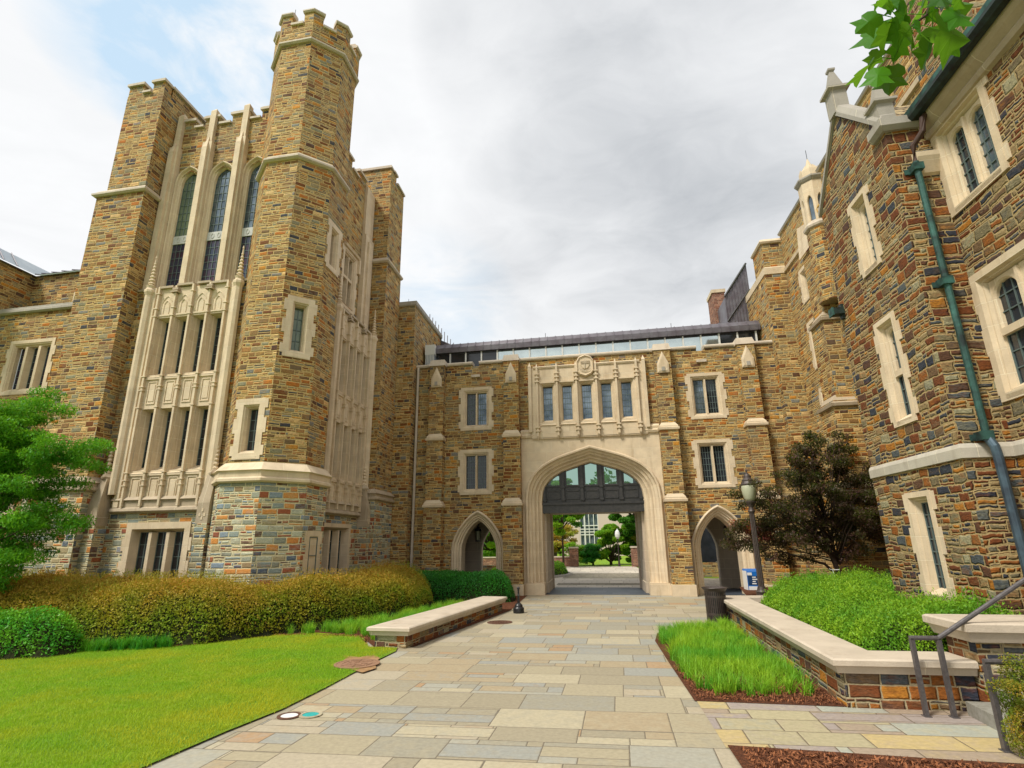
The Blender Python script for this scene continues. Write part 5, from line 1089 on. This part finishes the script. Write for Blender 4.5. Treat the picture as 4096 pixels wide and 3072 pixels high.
# border grass (liriope) clumps
def blades(name,parent,cl,nb_,L,w_,mt,spread=.5,z0=0.,lean=.6,segs=3):
    """arching blades from clump centres cl (n,2)"""
    n=len(cl)*nb_; c=np.repeat(cl,nb_,axis=0)+rng.normal(0,.03,(n,2)); th=rng.uniform(0,2*math.pi,n); ln=L*rng.uniform(.6,1.15,n); le=rng.uniform(.15,1,n)*lean
    dx,dy=np.cos(th),np.sin(th); sx,sy=-dy,dx; V=np.empty((n,segs*2+1,3))
    for k_ in range(segs+1):
        t=k_/segs; hor=ln*le*t**1.8; up_=ln*(t-.45*le*t**2.4); cx=c[:,0]+dx*hor; cy=c[:,1]+dy*hor; cz=z0+np.maximum(up_,0.0); ww=w_*(1-t)*.5+ (.0)
        if k_==segs: V[:,2*k_,:]=np.c_[cx,cy,cz]
        else: V[:,2*k_,:]=np.c_[cx+sx*ww,cy+sy*ww,cz]; V[:,2*k_+1,:]=np.c_[cx-sx*ww,cy-sy*ww,cz]
    off=wloc(parent) if parent else Vector((0,0,0)); V=V-np.array([off.x,off.y,off.z]); nv=segs*2+1; base=np.arange(n)*nv
    lv=[];tot=[]
    F=[]
    for k_ in range(segs-1): F.append(np.c_[base+2*k_,base+2*k_+1,base+2*k_+3,base+2*k_+2])
    q4=np.concatenate(F) if F else np.empty((0,4),int); t3=np.c_[base+2*(segs-1),base+2*(segs-1)+1,base+2*segs]
    loops=np.r_[q4.ravel(),t3.ravel()]; tot=np.r_[np.full(len(q4),4),np.full(len(t3),3)]; st=np.r_[0,np.cumsum(tot)[:-1]]
    me=bpy.data.meshes.new(name); me.vertices.add(n*nv); me.vertices.foreach_set('co',V.ravel()); me.loops.add(len(loops)); me.loops.foreach_set('vertex_index',loops.astype(np.int32)); me.polygons.add(len(tot)); me.polygons.foreach_set('loop_start',st.astype(np.int32)); me.polygons.foreach_set('loop_total',tot.astype(np.int32)); me.update(calc_edges=True)
    me.materials.append(mt); o=bpy.data.objects.new(name,me); COL.objects.link(o)
    if parent: o.parent=parent
    return o
a,b=samp([(9.38,-14.9),(10.95,-14.95),(11.05,-12),(11.28,-7.6),(10.9,-8.75),(9.9,-9.0),(9.45,-9.7),(9.32,-10.8),(9.3,-13.1)],620); k_=(b>-14.0)|(rng.uniform(0,1,len(a))<.55); a,b=a[k_],b[k_]
x,y=WW(a,b); o=blades('border_grass',None,np.c_[x,y],34,.33,.013,lf_lir,lean=1.1); tag(o,'bright green tufted border grass in the bed right of the walk','grass',kind='stuff')
a,b=samp([(.55,-10.75),(1.3,-10.55),(2.5,-10.7),(3.3,-11.5),(4.0,-9.5),(4.5,-5.8),(4.6,-4.4),(2.9,-4.4),(2.6,-6.4),(1.9,-8.4)],420); x,y=WW(a,b)
o=blades('border_grass',None,np.c_[x,y],42,.33,.012,lf_lir,lean=.85); tag(o,'tufted border grass between the rusty mound and the low left wall','grass',kind='stuff')
a,b=samp([(-2.75,-13.3),(-1.2,-12.75),(-1.0,-12.5),(-2.0,-12.75),(-2.9,-13.15),(-4.6,-14.3),(-4.2,-14.3)],60); x,y=WW(a,b)
o=blades('border_grass',None,np.c_[x,y],46,.36,.014,lf_left,lean=.9); tag(o,'dark strappy grass tufts between the green shrub and the lawn','grass',kind='stuff')
# lawn blades, thicker near the camera
LP=[p for p in LAWN if p[1]>-30.5]; LPv=[(-12,-15.9),(-8,-15.7),(-3.94,-13.8),(-2.45,-12.9),(-.9,-12.35),(.3,-10.8),(1.2,-10.45),(2.5,-10.8),(3.2,-12.05),(3.85,-12.1),(3.87,-15.3),(3.8,-16.4),(3.6,-17.3),(3.45,-19.2),(-12,-19.2)]
a,b=samp(LPv,210000); dist=np.hypot(a-8.04,b+23.84); keep=(rng.uniform(0,1,len(a))<np.clip((9.5/dist)**1.2,0,1)); a,b=a[keep],b[keep]
bare=(np.hypot(a-3.62,(b+13.55)*.8)<.42); a,b=a[~bare],b[~bare]; x,y=WW(a,b)
o=blades('lawn_grass',None,np.c_[x,y],2,.052,.007,lf_grass,lean=.8,z0=.015,segs=2); tag(o,'short mown bright green grass of the lawn','grass',kind='stuff')
# mulch chips
a,b=samp([(9.4,-17.05),(9.36,-18.6),(13,-18.6),(13,-17.25)],9000); a2,b2=samp([(9.3,-15.2),(11.1,-15.25),(11.1,-13.2),(9.25,-13.2)],4500); a3,b3=samp([(-3.9,-13.9),(-2.4,-13.0),(-.9,-12.45),(.3,-10.9),(2.6,-10.5),(3.1,-11.9),(2.5,-10.9),(0,-10.6),(-2.4,-12.7)],4000)
A=np.r_[a,a2,a3];B=np.r_[b,b2,b3]; x,y=WW(A,B)
chip=leafm('bark_chips',(.10,.035,.016),(.33,.13,.055),None,.0,.9); o=leafmesh('mulch_chips',None,np.c_[x,y,rng.uniform(.02,.05,len(x))],.045,chip,.35,2.0); tag(o,'loose reddish brown bark chips on the planting beds','mulch',kind='stuff')

# trees
def treegen(name,label,cat,base,path,limbs,clusters,nleaf,size,mt,barkm=bark,r0=.12,aspect=.55,up=.8,group=None,lab_extra=None,flatz=.35):
    """clusters: (x,y,z,rx,ry,rz) leaf pads in world"""
    t=T(name,label,cat,base,group); m_=M(); m_.tube([Vector(p) for p in path],[r0*(1-.55*i/(len(path)-1)) for i in range(len(path))],9,barkm)
    for l in limbs: m_.tube([Vector(p) for p in l[0]],l[1],6,barkm)
    m_.build('trunk',t,smooth=True)
    tot=sum(c[3]*c[4] for c in clusters); Ps=[]
    for c in clusters:
        k_=max(20,int(nleaf*c[3]*c[4]/tot)); v=rng.normal(size=(k_,3)); v/=np.linalg.norm(v,axis=1)[:,None]; rr=rng.uniform(0,1,k_)**.45
        Ps.append(np.array(c[:3])+v*rr[:,None]*np.array(c[3:6]))
    leafmesh('crown',t,np.concatenate(Ps),size,mt,aspect,up); return t
def pads(center,R_,Hh,n,pr,pz,seed,bias=None,zmin=-9,shell=.35):
    g=np.random.default_rng(seed); out=[]
    while len(out)<n:
        v=g.uniform(-1,1,3); r_=np.linalg.norm(v)
        if r_>1 or r_<shell: continue
        p=Vector(center)+Vector((v[0]*R_,v[1]*R_,v[2]*Hh))
        if p.z<zmin: continue
        s=g.uniform(.65,1.3); out.append((p.x,p.y,p.z,pr*s,pr*s*g.uniform(.7,1.1),pz*s))
    return out
# purple maple in the raised bed
mb_=Vector(W(15.15,-5.3,.4)); wv=lambda a,b,z:tuple(W(a,b,z))
mc=[]
g=np.random.default_rng(4)
for (a,z,rx,n) in ((15.0,5.0,.42,7),(14.7,4.5,.75,14),(15.6,4.65,.55,9),(14.6,3.95,1.15,24),(15.9,3.9,.7,14),(14.3,3.3,1.45,32),(16.0,3.2,.85,16),(13.9,2.65,1.45,34),(15.6,2.6,1.2,24),(13.2,2.15,.95,20),(14.6,2.05,1.4,26),(16.0,2.1,.6,9),(13.0,3.45,.45,8),(13.6,1.7,.7,9)):
    for i in range(n):
        a_=a+g.normal(0,.5)*rx; b_=-5.3+g.normal(0,.55)*min(rx,1.1); z_=z+g.normal(0,.20); x,y,_=W(a_,b_,0); s=g.uniform(.6,1.2); mc.append((x,y,z_+g.normal(0,.10),.30*s,.30*s,.19*s))
br=[]
for i in range(0,len(mc),3):
    c=mc[i]; st=.9+random.random()*1.6; p0=Vector(W(15.15-.15*(st-1),-5.3,st+.4)); p1=Vector(c[:3]); mid=(p0+p1)/2+Vector((0,0,.12)); br.append(([p0,mid,p1],[.022,.014,.006]))
t=treegen('maple_tree','dark purple-leaved maple with layered crown in the raised bed','tree',mb_,[wv(15.15,-5.3,.35),wv(15.1,-5.3,1.1),wv(14.95,-5.3,1.7),wv(14.8,-5.3,2.6),wv(14.75,-5.3,3.6),wv(14.9,-5.3,4.6)],
  [([wv(15.13,-5.3,.95),wv(14.75,-5.3,1.35),wv(14.1,-5.3,1.55),wv(13.2,-5.3,1.85)],[.05,.04,.03,.012]),([wv(15.05,-5.3,1.3),wv(15.5,-5.2,2.1),wv(15.9,-5.2,3.2)],[.045,.03,.012]),([wv(14.95,-5.3,1.6),wv(14.2,-5.4,2.3),wv(13.6,-5.4,3.0)],[.04,.028,.01])]+br,mc,52000,.08,lf_maple,barkm=bark,r0=.085,aspect=.45,up=1.6)
tp=[]
for i in range(26):
    a_=12.55+random.random()*.75; z_=2.15+ (13.3-a_)*.35+random.gauss(0,.12); 
    if i<8: a_=12.3+i*.05; z_=2.62-i*.04
    x,y,_=W(a_,-5.4,0); tp.append((x,y,z_,.12,.12,.05))
Ps=np.concatenate([np.array(c[:3])+rng.normal(size=(55,3))*np.array(c[3:6]) for c in tp]); leafmesh('red_tips',t,Ps,.07,lf_tip,.4,1.6)
m_=M(); m_.tube([wv(13.3,-5.35,1.95),wv(12.8,-5.4,2.3),wv(12.3,-5.4,2.65)],[.012,.008,.003],5,bark); m_.tube([wv(13.4,-5.35,1.9),wv(12.9,-5.4,1.95),wv(12.55,-5.4,2.15)],[.012,.008,.003],5,bark); m_.build('twig',t)
# feathery tree at left
mc=[]; g=np.random.default_rng(14)
for (a,b,z,rx,n) in ((-6.8,-12.4,5.6,.7,10),(-6.6,-12.5,4.9,1.25,30),(-6.2,-12.6,4.2,1.55,40),(-6.6,-12.6,3.5,1.5,34),(-6.2,-12.6,2.8,1.6,34),(-6.5,-12.6,2.1,1.2,20),(-6.2,-12.7,1.6,1.0,16)):
    for i in range(n):
        a_=a+g.normal(0,.62)*rx; a_=min(a_,-4.25+g.normal(0,.15)); b_=b+g.normal(0,.5)*min(rx,1.2); x,y,_=W(a_,b_,0); s=g.uniform(.6,1.25); mc.append((x,y,z+g.normal(0,.28),.40*s,.40*s,.20*s))
br=[]
for i in range(0,len(mc),3):
    c=mc[i]; p1=Vector(c[:3]); p0=Vector(W(-7.3,-12.5,max(1.0,p1.z-.9))); br.append(([p0,(p0+p1)/2+Vector((0,0,.1)),p1],[.025,.015,.005]))
treegen('feathery_tree','light green feathery-leaved tree at the left edge before the tower pier','tree',W(-7.3,-12.5,0),[wv(-7.3,-12.5,0),wv(-7.35,-12.5,1.5),wv(-7.2,-12.5,3.2),wv(-7.1,-12.5,5.2)],br,mc,105000,.085,leafm('feathery_leaves',(.05,.26,.012),(.22,.52,.02),(.06,.26,.015),.4,.5,1.6),r0=.10,aspect=.32,up=2.2)
# cycad-like dark plant by the gable wall
cb=Vector(W(15.2,-8.3,.45)); t=T('spiky_palm','dark spiky palm-like plant between maple trunk and gabled wall','plant',cb); Ps=[]; m_=M()
for i in range(46):
    th=random.random()*2*math.pi; el=random.uniform(.15,1.2); L_=random.uniform(.75,1.05); pts=[]
    for k_ in range(9):
        s=k_/8*L_; hor=s*math.cos(el)+.15*s*s; z=s*math.sin(el)-.32*s*s; pts.append(cb+Vector((math.cos(th)*hor,math.sin(th)*hor,.25+z)))
    m_.tube(pts,[.010-.001*k_ for k_ in range(9)],4,lf_dark)
    sd_=Vector((-math.sin(th),math.cos(th),0))
    for k_ in range(26):
        f=k_/26*8; i0=int(f); p=pts[i0].lerp(pts[min(i0+1,8)],f-i0); d=(pts[min(i0+1,8)]-pts[i0]).normalized()
        for s in (-1,1):
            tip=p+(sd_*s*.8+d*.55)*(.17*(1-abs(k_/26-.4))); m_.add([p-d*.010,p+d*.010,tip],[(0,1,2)],lf_dark)
m_.build('fronds',t)
# near overhanging branch with broad lobed leaves (top right)
def lobed(m_,c,d,nrm,L,mt):
    d=d.normalized(); s=d.cross(nrm).normalized(); n2=s.cross(d).normalized()
    out=[(0,0),(.16,-.10),(.40,.02),(.47,.22),(.36,.34),(.50,.52),(.62,.66),(.40,.70),(.24,.74),(.14,.95),(0,1.12)]
    pts=[(x,y) for x,y in out]+[(-x,y) for x,y in out[::-1][1:-1]]; cc=c+d*L*.5
    vs=[c+s*x*L*.86+d*y*L-n2*(abs(x)*L*.25+.06*L*math.sin(y*3)) for x,y in pts]; vs.append(c+d*L*.45); n=len(pts)
    m_.add(vs,[(i,(i+1)%n,n) for i in range(n)],mt)
bt=T('overhanging_branch','leafy branch with broad pointed lobed green leaves hanging in at the top right','branch',CV+px(3750,-60)*2.5); D0=2.45
LV=[(580,150,330,380),(640,240,490,550),(600,560,480,800),(490,720,345,970),(590,750,570,970),(750,730,700,1060),(1170,470,1060,790),(1190,300,1210,480),(870,400,750,700),(950,300,990,520),(700,250,640,600),(820,200,800,560),(1270,330,1600,450),(1380,480,1490,630),(1370,100,1660,290),(1400,60,1640,50),(600,30,540,130),(760,60,640,180),(900,60,850,330),(1080,80,1050,260),(1150,100,1250,250),(1200,0,1370,60),(1050,250,1060,400),(1000,0,930,150),(700,0,620,90),(840,-60,800,120),(1250,-80,1330,80),(1450,-60,1560,90),(660,-40,600,60)]
m_=M(); tw_=M(); hub=[(1250,-500),(1180,-100),(1130,160),(900,330),(760,650)]; HB=[CV+px(3300+x*.3618,y*.3618)*D0 for x,y in hub]
tw_.tube(HB,[.012,.008,.006,.004,.002],6,bark)
for (x0,y0,x1,y1) in LV:
    dd=D0*random.uniform(.93,1.08); c=CV+px(3300+x0*.3618,y0*.3618)*dd; e=CV+px(3300+x1*.3618,y1*.3618)*dd*random.uniform(.97,1.06); L=(e-c).length/1.12
    nrm=-F_*random.uniform(.6,1)+U2*random.uniform(-.3,.6)+X2*random.uniform(-.7,.7)
    lobed(m_,c,e-c,nrm,L,lf_bigleaf); h_=min(HB,key=lambda h:(h-c).length); tw_.tube([h_,(h_+c)/2+U2*.02,c],.0022,4,lf_far)
m_.build('leaves',bt); tw_.build('twig',bt)

# ================================================================ beyond the archway
def far_tree(a,b,z,R_,Hh,n,mt,lab,size=.16,tr=.14,seed=1,kindn='broadleaf_tree',pr=.55):
    x,y,_=W(a,b,0); c=(x,y,z); cl=pads(c,R_,Hh,int(34*max(1,R_*Hh/5)),pr,pr*.55,seed,shell=.15,zmin=.3); lim=[([Vector((x,y,z-Hh*.8)),Vector(q_[:3])],[tr*.5,.02]) for q_ in cl[::4]]
    treegen(kindn,lab,'tree',(x,y,0),[(x,y,0),(x,y,z*.5),(x,y,z)],lim,cl,n,size,mt,r0=tr,aspect=.6,up=.8,group='trees beyond the archway')
far_tree(5.35,23.6,4.9,2.5,2.3,30000,lf_far,'young street tree with slim dark trunk left of the view through the arch',.17,.10,2)
far_tree(11.9,27.5,5.2,3.2,2.6,36000,lf_fard,'large dark green tree overhanging the right of the view through the arch',.2,.25,3)
far_tree(9.35,29,1.7,1.75,1.85,30000,lf_far,'rounded light green tree beside the far lamp, centre right through the arch',.15,.14,4,pr=.5)
far_tree(11.4,30,1.8,1.6,1.6,18000,lf_green,'lower light green tree behind the right brick pier',.15,.12,5,pr=.5)
far_tree(4.6,32,2.3,1.9,1.3,12000,lf_tips,'small rusty red-leaved tree behind the left brick pier',.16,.1,6)
far_tree(12.6,28.3,2.4,1.0,.8,7000,lf_tips,'orange-leaved small tree just right of the right brick pier',.12,.1,7,pr=.4)
far_tree(-2.0,30,4.5,4.0,4.0,26000,lf_far,'tall green tree seen through the left small arch',.22,.2,8)
far_tree(3.2,44,6.0,4.0,4.5,22000,lf_fard,'dark tree far behind the slim street tree',.24,.3,9)
far_tree(7.75,28.2,.9,.85,.95,9000,lf_hedge,'low dark green bushy tree by the pale building corner',.12,.1,11,pr=.4)
far_tree(5.9,28.6,1.0,1.1,.9,9000,lf_green,'bright green low bush behind the left brick pier',.12,.1,12,pr=.4)
shrubbed('low_hedge','low green shrubs in the kerbed bed left of the far pavement','shrubs',[(1.5,10.2),(4.9,10.2),(5.9,12.2),(6.2,13.6),(5.5,16.5),(5.2,18.5),(2,20)],.75,.6,15000,.09,lf_far,lumpy=.3,sc=2,seed=21)
shrubbed('low_hedge','low green shrubs along the right side of the far pavement','shrubs',[(11.7,12.4),(14,11),(17,25),(11.6,25)],.6,.6,9000,.09,lf_hedge,lumpy=.3,sc=2,seed=22)
def kerbrun(pth,lab):
    m_=M(); m_.band(pth,[(0,0),(.0,.14),(.14,.14),(.14,0)],mt=cope_gr); tag(m_.build('kerb'),lab,'kerb')
kerbrun([(2.2,10.0),(5.0,10.0),(6.1,12.0),(6.35,13.6),(5.6,16.8)],'stone kerb around the green bed beyond the arch')
for a,b,lab in ((6.15,25.9,'short brick pier with pale cap left of the far pavement end'),(11.35,25.3,'short brick pier with pale cap right of the far pavement end')):
    t=T('brick_pier',lab,'pier',W(a,b,0),'brick piers beyond the archway'); m_=M(); m_.box(front(b),a-.38,a+.38,-.38,.38,0,1.5,brick_m); m_.build('shaft',t); m_=M(); m_.box(front(b),a-.43,a+.43,-.43,.43,1.5,1.62,cope); m_.build('cap',t)
m_=M(); m_.box(front(26.2),-14,5.75,-.2,.2,0,.75,brick_m); m_.box(front(26.2),-14,5.75,-.25,.25,.75,.84,cope); tag(m_.build('garden_wall'),'low brick garden wall running left from the left brick pier','wall')
m_=M(); m_.box(front(25.7),11.75,20,-.2,.2,0,.75,brick_m); m_.box(front(25.7),11.75,20,-.25,.25,.75,.84,cope); tag(m_.build('garden_wall'),'low brick garden wall running right from the right brick pier','wall')
m_=M(); m_.box(front(14),-12,2.2,-.2,.2,0,.62,st_low); tag(m_.build('garden_wall'),'rough low stone wall seen through the left small arch','wall')
fp=Vector(W(9.95,25.8,0)); t=T('far_lamp','distant lamp post with white acorn globe beyond the archway','street lamp',fp); m_=M(); m_.lathe(fp,[(.12,0),(.07,.5),(.05,.7),(.045,2.15),(.09,2.25)],12,brownm); m_.build('post',t); m_=M(); m_.lathe(fp,[(.09,2.25),(.19,2.4),(.22,2.6),(.18,2.85),(.06,2.98),(.0,3.1)],16,whitem); m_.build('globe',t)
# pale building beyond
pb=T('pale_building','pale stone building with tall white-framed windows beyond the trees','building',W(7.5,66,0)); f6=front(60); m_=M(); wh=[(5.9,8.6,1.0,6.3)]
m_.wall(f6,3.5,30,-1,8.2,wh,flat('pale_pink_stone',(.52,.42,.36),.8)); m_.wall(left(3.5),60,75,-1,8.2,[],flat('pale_pink_stone_side',(.50,.41,.35),.8)); m_.build('wall',pb)
m_=M(); m_.box(f6,5.9,8.6,-.3,-.25,1,6.3,glass_bl); wo=m_.build('window',pb); m_=M()
for u in (5.9,6.5,6.62,7.2,7.9,8.5): m_.box(f6,u,u+.10,-.25,-.05,1,6.3,frame_w)
for z in (1.0,2.9,3.3,3.7,4.2,6.15): m_.box(f6,5.9,8.6,-.25,-.08,z,z+.13,frame_w)
m_.build('frame',wo); m_=M(); m_.box(f6,3.3,30,-.5,.3,8.2,8.5,flat('pale_cornice',(.6,.55,.5),.8)); m_.build('cornice',pb)
# shaded court wing behind the right small arch
m_=M(); fs_=front(11.5); m_.wall(fs_,13,30,0,9,[(14.0,15.6,.8,4)],st_new); m_.wall(left(13.6),3.62,11.5,6,9,[],st_new); 
t=T('court_wing','shaded stone building with tall window across the side court behind the right small arch','building',W(17,12,0)); m_.build('wall',t); m_=M(); m_.box(fs_,14.0,15.6,-.3,-.2,.8,4,glass_dk); m_.build('window',t)
# distant woods closing the view
n_=26000; aa=rng.uniform(-70,90,n_); bb=rng.uniform(72,90,n_)+0*aa; zz=rng.uniform(0,1,n_)**.8*(10+3.2*np.sin(aa*.21)+1.8*np.sin(aa*.63+1)); x,y=WW(aa,bb)
o=leafmesh('distant_woods',None,np.c_[x,y,zz],.9,lf_fard,.7,.5); tag(o,'green mass of distant trees closing the view beyond the archway','woods',kind='stuff')
